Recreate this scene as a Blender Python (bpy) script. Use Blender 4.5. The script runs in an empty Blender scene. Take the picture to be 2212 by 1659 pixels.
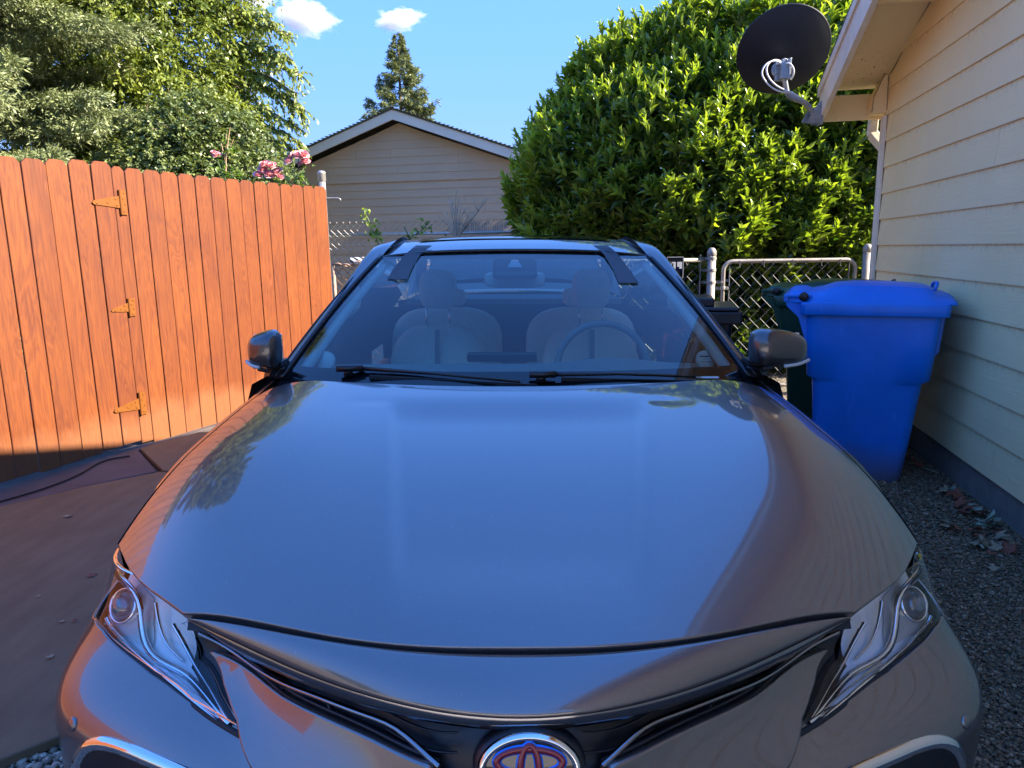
import bpy, math, random
import numpy as np
from mathutils import Vector, Matrix
from mathutils.geometry import delaunay_2d_cdt
random.seed(7)
RNG = np.random.default_rng(7)
S = bpy.context.scene
COL = S.collection
PI = math.pi
rad = math.radians

# ------------------------------------------------------------------ camera, sky, sun, exposure
FPX, EYE, PITCH, ROLL, YAW = 1550.0, 1.38, rad(10.6), 0.0155, 5 / 1550
_f = Vector((-YAW, math.cos(PITCH), -math.sin(PITCH))).normalized()
_r = _f.cross(Vector((0, 0, 1))).normalized()
_u = _r.cross(_f)
_R = _r * math.cos(ROLL) - _u * math.sin(ROLL)
_U = _u * math.cos(ROLL) + _r * math.sin(ROLL)
cam = bpy.data.cameras.new('camera')
cam.sensor_width = 36.0
cam.sensor_fit = 'HORIZONTAL'
cam.lens = FPX / 2212 * 36.0
cam.clip_start = 0.05
cam.clip_end = 5000
camo = bpy.data.objects.new('camera', cam)
COL.objects.link(camo)
camo.matrix_world = Matrix(((_R.x, _U.x, -_f.x, 0), (_R.y, _U.y, -_f.y, 0), (_R.z, _U.z, -_f.z, EYE), (0, 0, 0, 1)))
S.camera = camo

SUN_AZ, SUN_EL = rad(99), rad(33.8)
w = bpy.data.worlds.new('World')
S.world = w
w.use_nodes = True
nt = w.node_tree
for n in list(nt.nodes):
    nt.nodes.remove(n)
wo = nt.nodes.new('ShaderNodeOutputWorld')
bg = nt.nodes.new('ShaderNodeBackground')
sky = nt.nodes.new('ShaderNodeTexSky')
sky.sky_type = 'NISHITA'
sky.sun_disc = False
sky.sun_elevation = SUN_EL
sky.sun_rotation = SUN_AZ
sky.air_density = 1.0
sky.altitude = 2500
sky.dust_density = 0.0
sky.ozone_density = 1.5
hs = nt.nodes.new('ShaderNodeHueSaturation')
hs.inputs['Saturation'].default_value = 1.26
bg.inputs['Strength'].default_value = 0.15
nt.links.new(sky.outputs[0], hs.inputs['Color'])
tn = nt.nodes.new('ShaderNodeMix'); tn.data_type = 'RGBA'; tn.blend_type = 'MULTIPLY'; tn.inputs[0].default_value = 1.0
tn.inputs[7].default_value = (.84, .735, .90, 1)
nt.links.new(hs.outputs[0], tn.inputs[6])
# soft shoulder: keeps the band near the horizon from burning out
bw = nt.nodes.new('ShaderNodeRGBToBW'); nt.links.new(tn.outputs[2], bw.inputs[0])
def _m(op, a, b):
    n = nt.nodes.new('ShaderNodeMath'); n.operation = op
    for i, q in enumerate((a, b)):
        if isinstance(q, (int, float)): n.inputs[i].default_value = q
        else: nt.links.new(q, n.inputs[i])
    return n.outputs[0]
SKY_L0 = .50
_k = _m('DIVIDE', 1.0, _m('SQRT', _m('ADD', 1.0, _m('POWER', _m('DIVIDE', bw.outputs[0], SKY_L0), 2.0)), 0.0))
sv = nt.nodes.new('ShaderNodeVectorMath'); sv.operation = 'SCALE'
nt.links.new(tn.outputs[2], sv.inputs[0]); nt.links.new(_k, sv.inputs['Scale'])
nt.links.new(sv.outputs[0], bg.inputs['Color'])
nt.links.new(bg.outputs[0], wo.inputs['Surface'])

sl = bpy.data.lights.new('sun', 'SUN')
sl.energy = 2.0
sl.angle = rad(0.5)
sl.color = (1.0, 0.88, 0.72)
so = bpy.data.objects.new('sun', sl)
COL.objects.link(so)
sd = Vector((math.sin(SUN_AZ) * math.cos(SUN_EL), math.cos(SUN_AZ) * math.cos(SUN_EL), math.sin(SUN_EL)))
so.rotation_euler = sd.to_track_quat('Z', 'Y').to_euler()
so.location = sd * 60
S.view_settings.view_transform = 'Standard'
S.view_settings.look = 'None'
S.view_settings.exposure = 3.3
S.view_settings.gamma = 1
S.cycles.max_bounces = 10
S.cycles.transparent_max_bounces = 24
S.cycles.volume_bounces = 10
S.cycles.sample_clamp_indirect = 8

# ------------------------------------------------------------------ pixel -> place helpers (pixels of a 2212 wide view)
CAM = Vector((0, 0, EYE))
def ray(x, y):
    d = _f * FPX + _R * (x - 1106) + _U * (829.5 - y)
    return d / d.y
def at(x, y, Y):
    return CAM + ray(x, y) * Y
def gnd(x, y, z=0.0):
    d = ray(x, y)
    return CAM + d * ((z - EYE) / d.z)
def on_plane(x, y, a, n):
    d = ray(x, y)
    return CAM + d * ((a - CAM).dot(n) / d.dot(n))

# ------------------------------------------------------------------ object helpers
def tag(o, label=None, cat=None, group=None, kind=None):
    if label: o['label'] = label
    if cat: o['category'] = cat
    if group: o['group'] = group
    if kind: o['kind'] = kind
    return o
def empty(name, loc=(0, 0, 0), rz=0.0):
    o = bpy.data.objects.new(name, None)
    o.empty_display_size = 0.2
    COL.objects.link(o)
    o.location = loc
    o.rotation_euler = (0, 0, rz)
    return o
def mesh_obj(name, verts, faces, mats, parent=None, smooth=False, mi=None):
    me = bpy.data.meshes.new(name)
    me.from_pydata([tuple(v) for v in verts], [], [tuple(f) for f in faces])
    if not isinstance(mats, (list, tuple)): mats = [mats]
    for m in mats: me.materials.append(m)
    if mi is not None: me.polygons.foreach_set('material_index', np.array(mi, dtype=np.int32))
    if smooth: me.polygons.foreach_set('use_smooth', np.ones(len(faces), dtype=bool))
    me.update()
    o = bpy.data.objects.new(name, me)
    COL.objects.link(o)
    if parent is not None: o.parent = parent
    return o
class MB:
    def __init__(s): s.v, s.f, s.m = [], [], []
    def add(s, vs, fs, mi=0):
        n = len(s.v)
        s.v += [Vector(v) for v in vs]
        s.f += [tuple(n + i for i in f) for f in fs]
        s.m += [mi] * len(fs)
        return s
    def box(s, c, d, R=None, mi=0):
        c = Vector(c); x, y, z = d[0] / 2, d[1] / 2, d[2] / 2
        vs = [Vector((a, b, e)) for a in (-x, x) for b in (-y, y) for e in (-z, z)]
        if R is not None: vs = [R @ v for v in vs]
        return s.add([c + v for v in vs], [(0, 1, 3, 2), (4, 6, 7, 5), (0, 4, 5, 1), (2, 3, 7, 6), (0, 2, 6, 4), (1, 5, 7, 3)], mi)
    def hexa(s, p, mi=0):   # 8 corners: bottom 4 loop, top 4 loop
        return s.add(p, [(3, 2, 1, 0), (4, 5, 6, 7), (0, 1, 5, 4), (1, 2, 6, 5), (2, 3, 7, 6), (3, 0, 4, 7)], mi)
    def bar(s, p, q, a, b, up=(0, 0, 1), mi=0):
        p, q = Vector(p), Vector(q)
        t = (q - p).normalized(); up = Vector(up)
        sd_ = t.cross(up)
        if sd_.length < 1e-4: sd_ = t.cross(Vector((0, 1, 0)))
        sd_.normalize(); uu = sd_.cross(t)
        sd_ = sd_ * (a / 2); uu = uu * (b / 2)
        return s.hexa([p - sd_ - uu, p + sd_ - uu, p + sd_ + uu, p - sd_ + uu, q - sd_ - uu, q + sd_ - uu, q + sd_ + uu, q - sd_ + uu], mi)
    def tube(s, pts, r, n=8, mi=0, cap=True):
        pts = [Vector(p) for p in pts]
        rs = r if isinstance(r, (list, tuple)) else [r] * len(pts)
        rings = []; ref = None
        for i, p in enumerate(pts):
            t = (pts[min(i + 1, len(pts) - 1)] - pts[max(i - 1, 0)])
            if t.length < 1e-9: t = Vector((0, 0, 1))
            t.normalize()
            if ref is None:
                ref = Vector((0, 0, 1)) if abs(t.z) < .9 else Vector((1, 0, 0))
            a = (ref - t * ref.dot(t)).normalized(); ref = a
            b = t.cross(a)
            rings.append([p + (a * math.cos(2 * PI * k / n) + b * math.sin(2 * PI * k / n)) * rs[i] for k in range(n)])
        vs = [v for rg in rings for v in rg]; fs = []
        for i in range(len(pts) - 1):
            for k in range(n):
                fs.append((i * n + k, i * n + (k + 1) % n, (i + 1) * n + (k + 1) % n, (i + 1) * n + k))
        if cap:
            fs.append(tuple(range(n - 1, -1, -1))); fs.append(tuple((len(pts) - 1) * n + k for k in range(n)))
        return s.add(vs, fs, mi)
    def lathe(s, prof, c=(0, 0, 0), n=24, M=None, mi=0):
        c = Vector(c); vs = []; fs = []
        for (r_, z_) in prof:
            for k in range(n):
                v = Vector((r_ * math.cos(2 * PI * k / n), r_ * math.sin(2 * PI * k / n), z_))
                vs.append(c + (M @ v if M is not None else v))
        for i in range(len(prof) - 1):
            for k in range(n):
                fs.append((i * n + k, i * n + (k + 1) % n, (i + 1) * n + (k + 1) % n, (i + 1) * n + k))
        return s.add(vs, fs, mi)
    def grid(s, P, mi=0, close_u=False):
        nu, nv = len(P), len(P[0]); vs = [p for row in P for p in row]; fs = []
        for i in range(nu - (0 if close_u else 1)):
            for j in range(nv - 1):
                a, b = i * nv + j, ((i + 1) % nu) * nv + j
                fs.append((a, b, b + 1, a + 1))
        return s.add(vs, fs, mi)
    def prism(s, poly, h, mi=0):  # poly list of Vector, extruded by vector h
        n = len(poly); h = Vector(h)
        return s.add([Vector(p) for p in poly] + [Vector(p) + h for p in poly],
                     [tuple(range(n - 1, -1, -1)), tuple(range(n, 2 * n))] + [(i, (i + 1) % n, (i + 1) % n + n, i + n) for i in range(n)], mi)
    def build(s, name, mats, parent=None, smooth=False, bevel=0, bseg=2, subsurf=0, recalc=False):
        o = mesh_obj(name, s.v, s.f, mats, parent, smooth, s.m)
        if recalc:
            import bmesh
            b = bmesh.new(); b.from_mesh(o.data); bmesh.ops.recalc_face_normals(b, faces=b.faces); b.to_mesh(o.data); b.free()
        if bevel:
            m = o.modifiers.new('bevel', 'BEVEL'); m.width = bevel; m.segments = bseg; m.limit_method = 'ANGLE'; m.angle_limit = rad(35)
        if subsurf:
            m = o.modifiers.new('sub', 'SUBSURF'); m.levels = subsurf; m.render_levels = subsurf
        return o
def np_mesh(name, V, quads=None, tris=None, mats=None, parent=None, tint=None, smooth=False):
    me = bpy.data.meshes.new(name)
    V = np.asarray(V, dtype=np.float32)
    loops = []; starts = []; tot = 0; counts = []
    if quads is not None and len(quads):
        loops.append(quads.reshape(-1)); counts.append(np.full(len(quads), 4))
    if tris is not None and len(tris):
        loops.append(tris.reshape(-1)); counts.append(np.full(len(tris), 3))
    L = np.concatenate(loops).astype(np.int32); c = np.concatenate(counts).astype(np.int32)
    st = np.concatenate([[0], np.cumsum(c)[:-1]]).astype(np.int32)
    me.vertices.add(len(V)); me.vertices.foreach_set('co', V.reshape(-1))
    me.loops.add(len(L)); me.loops.foreach_set('vertex_index', L)
    me.polygons.add(len(c)); me.polygons.foreach_set('loop_start', st)
    try: me.polygons.foreach_set('loop_total', c)
    except Exception: pass
    if smooth: me.polygons.foreach_set('use_smooth', np.ones(len(c), dtype=bool))
    me.update(calc_edges=True)
    if tint is not None:
        a = me.attributes.new('tint', 'FLOAT', 'POINT'); a.data.foreach_set('value', np.asarray(tint, dtype=np.float32))
    for m in (mats if isinstance(mats, (list, tuple)) else [mats]): me.materials.append(m)
    o = bpy.data.objects.new(name, me); COL.objects.link(o)
    if parent is not None: o.parent = parent
    return o
def spline(xs, ys):
    xs = np.array(xs, float); ys = np.array(ys, float); n = len(xs)
    h = np.diff(xs); A = np.eye(n); b = np.zeros(n)
    for i in range(1, n - 1):
        A[i, i - 1] = h[i - 1]; A[i, i] = 2 * (h[i - 1] + h[i]); A[i, i + 1] = h[i]
        b[i] = 6 * ((ys[i + 1] - ys[i]) / h[i] - (ys[i] - ys[i - 1]) / h[i - 1])
    M = np.linalg.solve(A, b)
    def f(x):
        x = min(max(x, xs[0]), xs[-1])
        i = min(max(int(np.searchsorted(xs, x)) - 1, 0), n - 2)
        t = x - xs[i]; hh = h[i]
        return float(ys[i] + t * ((ys[i + 1] - ys[i]) / hh - hh * (2 * M[i] + M[i + 1]) / 6) + t * t * M[i] / 2 + t ** 3 * (M[i + 1] - M[i]) / (6 * hh))
    return f
def resample(pts, n):   # smooth curve through Vector points
    pts = [Vector(p) for p in pts]
    s_ = [0.0]
    for a, b in zip(pts, pts[1:]): s_.append(s_[-1] + (b - a).length)
    fs = [spline(s_, [p[k] for p in pts]) for k in range(len(pts[0]))]
    return [Vector([g(s_[-1] * i / (n - 1)) for g in fs]) for i in range(n)]

# ------------------------------------------------------------------ materials
def newmat(name):
    m = bpy.data.materials.new(name); m.use_nodes = True
    nt = m.node_tree; b = nt.nodes['Principled BSDF']
    return m, nt, b
def N(nt, t, **k):
    n = nt.nodes.new(t)
    for a, v in k.items(): setattr(n, a, v)
    return n
def coords(nt, scale=(1, 1, 1), kind='Object'):
    tc = N(nt, 'ShaderNodeTexCoord'); mp = N(nt, 'ShaderNodeMapping')
    mp.inputs['Scale'].default_value = scale
    nt.links.new(tc.outputs[kind], mp.inputs['Vector'])
    return mp.outputs['Vector']
def noise(nt, vec, scale, detail=4, rough=.55, dist=0):
    n = N(nt, 'ShaderNodeTexNoise')
    n.inputs['Scale'].default_value = scale; n.inputs['Detail'].default_value = detail
    n.inputs['Roughness'].default_value = rough; n.inputs['Distortion'].default_value = dist
    if vec is not None: nt.links.new(vec, n.inputs['Vector'])
    return n.outputs['Fac']
def ramp(nt, fac, stops):
    r = N(nt, 'ShaderNodeValToRGB'); cr = r.color_ramp
    while len(cr.elements) < len(stops): cr.elements.new(.5)
    for e, (p, c) in zip(cr.elements, stops):
        e.position = p; e.color = (c[0], c[1], c[2], 1) if isinstance(c, (tuple, list)) else (c, c, c, 1)
    nt.links.new(fac, r.inputs[0])
    return r.outputs[0]
def mixc(nt, fac, a, b, mode='MIX'):
    m = N(nt, 'ShaderNodeMix', data_type='RGBA', blend_type=mode)
    for i, s in ((0, fac), (6, a), (7, b)):
        if isinstance(s, (int, float)): m.inputs[i].default_value = s
        elif isinstance(s, (tuple, list)): m.inputs[i].default_value = (s[0], s[1], s[2], 1)
        else: nt.links.new(s, m.inputs[i])
    return m.outputs[2]
def math_(nt, op, a, b=0.0, c=None):
    m = N(nt, 'ShaderNodeMath', operation=op)
    for i, s in enumerate((a, b) if c is None else (a, b, c)):
        if isinstance(s, (int, float)): m.inputs[i].default_value = s
        else: nt.links.new(s, m.inputs[i])
    return m.outputs[0]
def bump(nt, b, h, strength=.3, dist=.01):
    bp = N(nt, 'ShaderNodeBump'); bp.inputs['Strength'].default_value = strength; bp.inputs['Distance'].default_value = dist
    nt.links.new(h, bp.inputs['Height']); nt.links.new(bp.outputs[0], b.inputs['Normal'])
    return bp
def setp(b, color=None, rough=None, metal=None, spec=None, coat=None, coatr=None):
    if color is not None: b.inputs['Base Color'].default_value = (*color, 1)
    if rough is not None: b.inputs['Roughness'].default_value = rough
    if metal is not None: b.inputs['Metallic'].default_value = metal
    if spec is not None: b.inputs['Specular IOR Level'].default_value = spec
    if coat is not None: b.inputs['Coat Weight'].default_value = coat
    if coatr is not None: b.inputs['Coat Roughness'].default_value = coatr
def simple(name, color, rough=.5, metal=0, var=.12, scale=6, bumps=0, bscale=60, spec=.5, coat=0):
    m, nt, b = newmat(name); setp(b, color, rough, metal, spec, coat, .03)
    v = coords(nt)
    if var:
        f = noise(nt, v, scale, 5)
        c = ramp(nt, f, [(.25, tuple(x * (1 - var) for x in color)), (.75, tuple(min(1, x * (1 + var)) for x in color))])
        nt.links.new(c, b.inputs['Base Color'])
        nt.links.new(math_(nt, 'MULTIPLY_ADD', f, .15, rough - .075), b.inputs['Roughness'])
    if bumps: bump(nt, b, noise(nt, v, bscale, 5), bumps, .004)
    return m
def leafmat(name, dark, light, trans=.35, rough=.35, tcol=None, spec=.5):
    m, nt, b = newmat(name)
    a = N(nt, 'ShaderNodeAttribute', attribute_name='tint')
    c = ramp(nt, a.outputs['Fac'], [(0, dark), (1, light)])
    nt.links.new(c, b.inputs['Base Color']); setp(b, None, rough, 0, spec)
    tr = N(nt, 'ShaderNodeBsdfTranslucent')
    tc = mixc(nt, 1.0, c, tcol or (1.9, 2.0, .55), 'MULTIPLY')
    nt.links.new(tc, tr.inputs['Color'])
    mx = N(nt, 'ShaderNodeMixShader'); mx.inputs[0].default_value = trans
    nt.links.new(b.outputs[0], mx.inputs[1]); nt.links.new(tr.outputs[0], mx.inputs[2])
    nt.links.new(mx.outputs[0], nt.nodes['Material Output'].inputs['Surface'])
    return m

# car paint: grey-brown metallic under clear coat
PAINT, nt, b = newmat('metallic_grey_paint')
setp(b, (.17, .158, .16), .36, .85, .5, 1.0, .004)
b.inputs['Coat IOR'].default_value = 1.9
v = coords(nt)
fl = noise(nt, v, 2600, 1)
nt.links.new(ramp(nt, fl, [(.35, (.14, .122, .112)), (.7, (.25, .218, .202))]), b.inputs['Base Color'])
du = noise(nt, v, 5, 5, .6); sp_ = noise(nt, v, 230, 1)
nt.links.new(math_(nt, 'ADD', math_(nt, 'MULTIPLY', ramp(nt, du, [(.45, 0), (.8, 1)]), .006), math_(nt, 'MULTIPLY', ramp(nt, sp_, [(.74, 0), (.79, 1)]), .35)), b.inputs['Coat Roughness'])
op = noise(nt, v, 420, 2)
bp = N(nt, 'ShaderNodeBump'); bp.inputs['Strength'].default_value = .018; bp.inputs['Distance'].default_value = .0008
nt.links.new(op, bp.inputs['Height']); nt.links.new(bp.outputs[0], b.inputs['Coat Normal'])
MIRP, nt, b = newmat('mirror_paint_dark_reflections'); setp(b, (.075, .068, .068), .3, .7, .5, 1.0, .01); b.inputs['Coat IOR'].default_value = 1.6  # darker copy of the car paint, standing in for dark reflections on the mirrors
BLACKP = simple('black_plastic', (.012, .012, .014), .35, 0, .2, 30)
GLOSSB = simple('gloss_black', (.006, .006, .008), .06, 0, 0)
RUBBER = simple('black_rubber', (.012, .012, .013), .6, 0, .2, 30)
CHROME = simple('chrome', (.85, .86, .88), .04, 1, 0)
DCHROME = simple('dark_chrome', (.30, .30, .32), .12, 1, 0)
SATIN = simple('satin_silver', (.62, .63, .65), .22, 1, .05)
REFL = simple('lamp_reflector', (.93, .92, .90), .30, .15, .03, 20)
SEATM = simple('light_grey_leather', (.88, .84, .74), .55, 0, .05, 40, .1, 300)
TRIMM = simple('pale_cabin_trim', (.55, .56, .55), .7, 0, .05)
DASHM = simple('grey_dash', (.26, .28, .29), .7, 0, .08, 40)
TAPE = simple('dark_tape', (.035, .035, .042), .5, 0, .15, 50, .3, 400)
PALE = simple('pale_plastic', (.55, .55, .52), .4, 0, .05)
def glassmat(name, tint, ior=1.6, rough=0.0, boost=1.0):
    m, nt, b = newmat(name)
    nt.nodes.remove(b)
    tr = N(nt, 'ShaderNodeBsdfTransparent'); tr.inputs[0].default_value = (*tint, 1)
    gl = N(nt, 'ShaderNodeBsdfGlossy'); gl.inputs['Roughness'].default_value = rough; gl.inputs[0].default_value = (1, 1, 1, 1)
    fr = N(nt, 'ShaderNodeFresnel'); fr.inputs[0].default_value = ior
    k = math_(nt, 'MINIMUM', math_(nt, 'MULTIPLY', fr.outputs[0], boost), 1.0)
    mx = N(nt, 'ShaderNodeMixShader')
    nt.links.new(k, mx.inputs[0]); nt.links.new(tr.outputs[0], mx.inputs[1]); nt.links.new(gl.outputs[0], mx.inputs[2])
    nt.links.new(mx.outputs[0], nt.nodes['Material Output'].inputs['Surface'])
    return m
WGLASS = glassmat('windscreen_glass', (.80, .97, .90), 1.58, 0, 1.05)
SGLASS = glassmat('side_glass', (.38, .45, .44), 1.5)
LGLASS = glassmat('lamp_lens', (.98, .99, 1.0), 1.45, 0, 1.0)

# ------------------------------------------------------------------ the car
TILT = 0.0125
car = empty('parked_car')
MCAR = Matrix.Translation((0.010, 0, 1.38)) @ Matrix.Rotation(TILT, 4, 'Y') @ Matrix.Translation((0, 0, -1.38))
car.matrix_world = MCAR
tag(car, 'dark grey metallic saloon parked nose-on, filling the lower middle of the picture', 'car')
MINV = MCAR.inverted()
CL = MINV @ CAM
def cray(x, y):
    return (MINV.to_3x3() @ ray(x, y)).normalized()
def hit(x, y, f, t0=.3, t1=8.0):
    """first crossing of f(p)=0 along the pixel's ray, in car space"""
    d = cray(x, y); a = t0; fa = f(CL + d * a); t = a
    while t < t1:
        t += .02
        fb = f(CL + d * t)
        if (fa > 0) != (fb > 0):
            lo, hi = t - .02, t
            for _ in range(24):
                mid = (lo + hi) / 2
                if (f(CL + d * mid) > 0) == (fa > 0): lo = mid
                else: hi = mid
            return CL + d * lo
        fa = fb
    return None
def mir(p): return Vector((-p[0], p[1], p[2]))

# hood height field
_hc = spline([.93, 1.026, 1.19, 1.36, 1.6, 1.85, 2.06, 2.3], [.733, .770, .826, .872, .925, .963, .987, 1.005])
_hk = lambda y: .042 + .30 * math.exp(-(max(y, 1.0) - 1.12) / .23)
def sst(t): t = min(max(t, 0), 1); return t * t * t * (t * (6 * t - 15) + 10)
def H(x, y):
    a = abs(x)
    k_ = max(.012, _hk(y) - .050)
    z = _hc(y) - k_ * a * a * (.5 + .5 * (a / .8) ** 4)
    if a > .585: z -= .80 * (a - .585) ** 2 + 1.1 * (a - .585) ** 3
    xc = .19 + (y - 1.06) * .17
    fade = sst((y - 1.04) / .25) * (1 - sst((y - 1.78) / .22))
    z -= .0130 * (1 - sst((a - xc + .022) / .05)) * fade
    t_ = xc - a + .02
    if t_ > -.03: z -= fade * .045 * ((t_ + .03) ** 2 / .12 if t_ < .03 else min(t_, .13) - .0 if t_ < .10 else .10 + .03 * sst((t_ - .10) / .06))
    # outer shoulder crease
    xo = .50 + (y - 1.2) * .13
    z += .004 * math.exp(-((a - xo) / .07) ** 2) * sst((y - 1.3) / .4) * sst((2.15 - y) / .4)
    # washer dimples
    z -= .0016 * math.exp(-((a - .40) / .06) ** 2 - ((y - 1.93) / .030) ** 2)
    return z
def Hn(x, y):
    e = .002
    return Vector(((H(x - e, y) - H(x + e, y)), (H(x, y - e) - H(x, y + e)), 2 * e)).normalized()

# front face: radius about a vertical axis, per angle and height
YC = 1.75
ROWS = [
    (.20, [(0, .95), (.25, .955), (.5, .99), (.70, 1.09), (.83, 1.20), (.88, 1.32), (.895, 1.60)]),
    (.38, [(0, .905), (.22, .93), (.42, .985), (.62, 1.06), (.77, 1.13), (.87, 1.22), (.902, 1.32), (.912, 1.60)]),
    (.48, [(0, .895), (.2, .91), (.42, .98), (.6, 1.055), (.77, 1.135), (.875, 1.215), (.912, 1.31), (.918, 1.60)]),
    (.57, [(0, .895), (.13, .91), (.25, .955), (.42, 1.035), (.58, 1.100), (.75, 1.165), (.865, 1.235), (.908, 1.32), (.916, 1.60)]),
    (.64, [(0, .915), (.13, .928), (.225, .979), (.40, 1.085), (.58, 1.200), (.72, 1.235), (.835, 1.295), (.885, 1.39), (.908, 1.60)]),
    (.72, [(0, .97), (.13, .985), (.25, 1.03), (.40, 1.105), (.58, 1.205), (.70, 1.262), (.81, 1.325), (.865, 1.42), (.893, 1.60)]),
    (.80, [(0, 1.10), (.25, 1.12), (.45, 1.18), (.62, 1.255), (.72, 1.30), (.80, 1.365), (.84, 1.45), (.855, 1.60)]),
]
_rz = [r[0] for r in ROWS]; _rf = []
for z_, pts in ROWS:
    ph = [math.atan2(x, YC - y) for x, y in pts]; rr = [math.hypot(x, YC - y) for x, y in pts]
    _rf.append(spline(ph, rr))
_RC = {}
def Rr(phi, z):
    k = round(abs(phi), 4)
    if k not in _RC: _RC[k] = spline(_rz, [f(k) for f in _rf])
    return _RC[k](z)
def Rp(phi, z, off=0.0):
    r = Rr(phi, z) + off
    return Vector((r * math.sin(phi), YC - r * math.cos(phi), z))
def Fnose(off=0.0):
    def f(p):
        ph = math.atan2(p.x, YC - p.y)
        return math.hypot(p.x, YC - p.y) - Rr(ph, min(max(p.z, .2), .8)) - off
    return f
def nose(x, y, off=0.0):
    """pixel on the front face -> (phi, z), always on the right half"""
    p = hit(x, y, Fnose(off), .8)
    if p is None: return None
    return (abs(math.atan2(p.x, YC - p.y)), p.z)
def Rnorm(phi, z):
    e = .003
    a = Rp(phi + e, z) - Rp(phi - e, z); b_ = Rp(phi, z + e) - Rp(phi, z - e)
    n = a.cross(b_).normalized()
    return n if n.dot(Vector((math.sin(phi), -math.cos(phi), 0.2))) > 0 else -n

def dens(poly, step, closed=True):
    out = []; n = len(poly)
    for i in range(n if closed else n - 1):
        a = Vector(poly[i]); b_ = Vector(poly[(i + 1) % n]); L = (b_ - a).length; k = max(1, int(math.ceil(L / step)))
        for j in range(k): out.append(a.lerp(b_, j / k))
    if not closed: out.append(Vector(poly[-1]))
    return out
def inside(p, poly):
    c = False; n = len(poly); x, y = p[0], p[1]; j = n - 1
    for i in range(n):
        xi, yi = poly[i][0], poly[i][1]; xj, yj = poly[j][0], poly[j][1]
        if (yi > y) != (yj > y) and x < (xj - xi) * (y - yi) / (yj - yi) + xi: c = not c
        j = i
    return c
def panel(name, poly, surf, norm, mat, parent, step=.02, depth=.012, edge=True, thick=0, aspect=1.0, r_edge=.003):
    """poly: 2D outline; surf(u,v)->Vector; a fine grid cut to the outline, with a rolled-in edge"""
    bd = dens([Vector((p[0], p[1])) for p in poly], step)
    area = sum(bd[i].x * bd[(i + 1) % len(bd)].y - bd[(i + 1) % len(bd)].x * bd[i].y for i in range(len(bd)))
    if area < 0: bd = bd[::-1]
    xs = [p.x for p in bd]; ys = [p.y for p in bd]
    pts = list(bd); nb = len(bd)
    ba = np.array([(p.x, p.y) for p in bd])
    x = min(xs) + step / 2
    while x < max(xs):
        y = min(ys) + step / 2
        while y < max(ys):
            if np.min((ba[:, 0] - x) ** 2 + (ba[:, 1] - y) ** 2) > (step * .55) ** 2 and inside((x, y), bd): pts.append(Vector((x, y)))
            y += step
        x += step
    res = delaunay_2d_cdt(pts, [(i, (i + 1) % nb) for i in range(nb)], [], 1, 1e-6)
    V2, F = res[0], res[2]
    V = [surf(p.x, p.y) for p in V2]; Fs = [tuple(f) for f in F]
    if Fs:
        f = Fs[len(Fs) // 2]; n_ = (V[f[1]] - V[f[0]]).cross(V[f[2]] - V[f[0]])
        c2 = (V2[f[0]] + V2[f[1]] + V2[f[2]]) / 3
        if n_.dot(norm(c2.x, c2.y)) < 0: Fs = [f[::-1] for f in Fs]
    flip = bool(Fs) and False
    if edge:
        base = len(V); rings = []
        P3 = [surf(p.x, p.y) for p in bd]; NN = [norm(p.x, p.y) for p in bd]
        prof = [(0, 0), (r_edge * .55, r_edge * .2), (r_edge, r_edge), (r_edge, depth)]
        for (o_, d_) in prof:
            ring = []
            for i in range(nb):
                t = (P3[(i + 1) % nb] - P3[i - 1])
                out = t.cross(NN[i]).normalized()
                q = bd[i] + (bd[(i + 1) % nb] - bd[i - 1]).orthogonal().normalized() * -1e-3
                qq = surf(q.x, q.y) - P3[i]
                if qq.dot(out) < 0: out = -out
                ring.append(P3[i] + out * o_ - NN[i] * d_)
            rings.append(ring)
        for rg in rings: V += rg
        for k in range(len(prof) - 1):
            for i in range(nb):
                a = base + k * nb + i; b_ = base + k * nb + (i + 1) % nb
                Fs.append((a, a + nb, b_ + nb, b_))
    return mesh_obj(name, V, Fs, mat, parent, True)
def sym(half):  # half outline from centre round to centre, mirrored into a closed outline
    return list(half) + [(-p[0], p[1]) for p in reversed(half) if abs(p[0]) > 1e-6]

Hs = lambda x, y: Vector((x, y, H(x, y)))
HF = lambda p: p.z - H(p.x, p.y)
def hits(px, f=HF, t0=.5):
    out = [hit(x, y, f, t0) for x, y in px]
    return [Vector((abs(p.x), p.y, p.z)) for p in out if p is not None]
def polyfit(pts, ax, ay, degs):
    A = np.array([[p[ax] ** d for d in degs] for p in pts]); c = np.linalg.lstsq(A, np.array([p[ay] for p in pts]), rcond=None)[0]
    return lambda t: float(sum(k * t ** d for k, d in zip(c, degs)))
_fp = hits([(400, 1319), (455, 1322), (546, 1338), (806, 1380), (1130, 1396), (1852, 1322), (1789, 1320), (1580, 1359), (1440, 1384), (1000, 1393), (1260, 1394)])
_fy = polyfit(_fp, 0, 1, (0, 2, 3, 4))
XC = sum(sorted(p.x for p in _fp)[-2:]) / 2
_hl = hits([(400, 1319), (306, 1258), (265, 1206), (256, 1190)]); _hr = hits([(1852, 1322), (1938, 1250), (1972, 1188), (1977, 1160)])
_hm = [(a + b_) / 2 for a, b_ in zip(_hl, _hr)]
_sp = hits([(534, 828), (470, 907), (419, 971), (365, 1029), (310, 1098), (258, 1180), (1633, 823), (1711, 870), (1764, 923), (1860, 1018), (1975, 1149)])
_sx = polyfit(_sp, 1, 0, (0, 1, 2))
YS0 = _hm[-1].y + .006
fe = [Vector((XC * i / 15, _fy(XC * i / 15))) for i in range(16)]
he = resample([(XC, _fy(XC))] + [(p.x, p.y) for p in _hm[1:-1]] + [(_sx(YS0) - .004, YS0 - .004)], 8)
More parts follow.
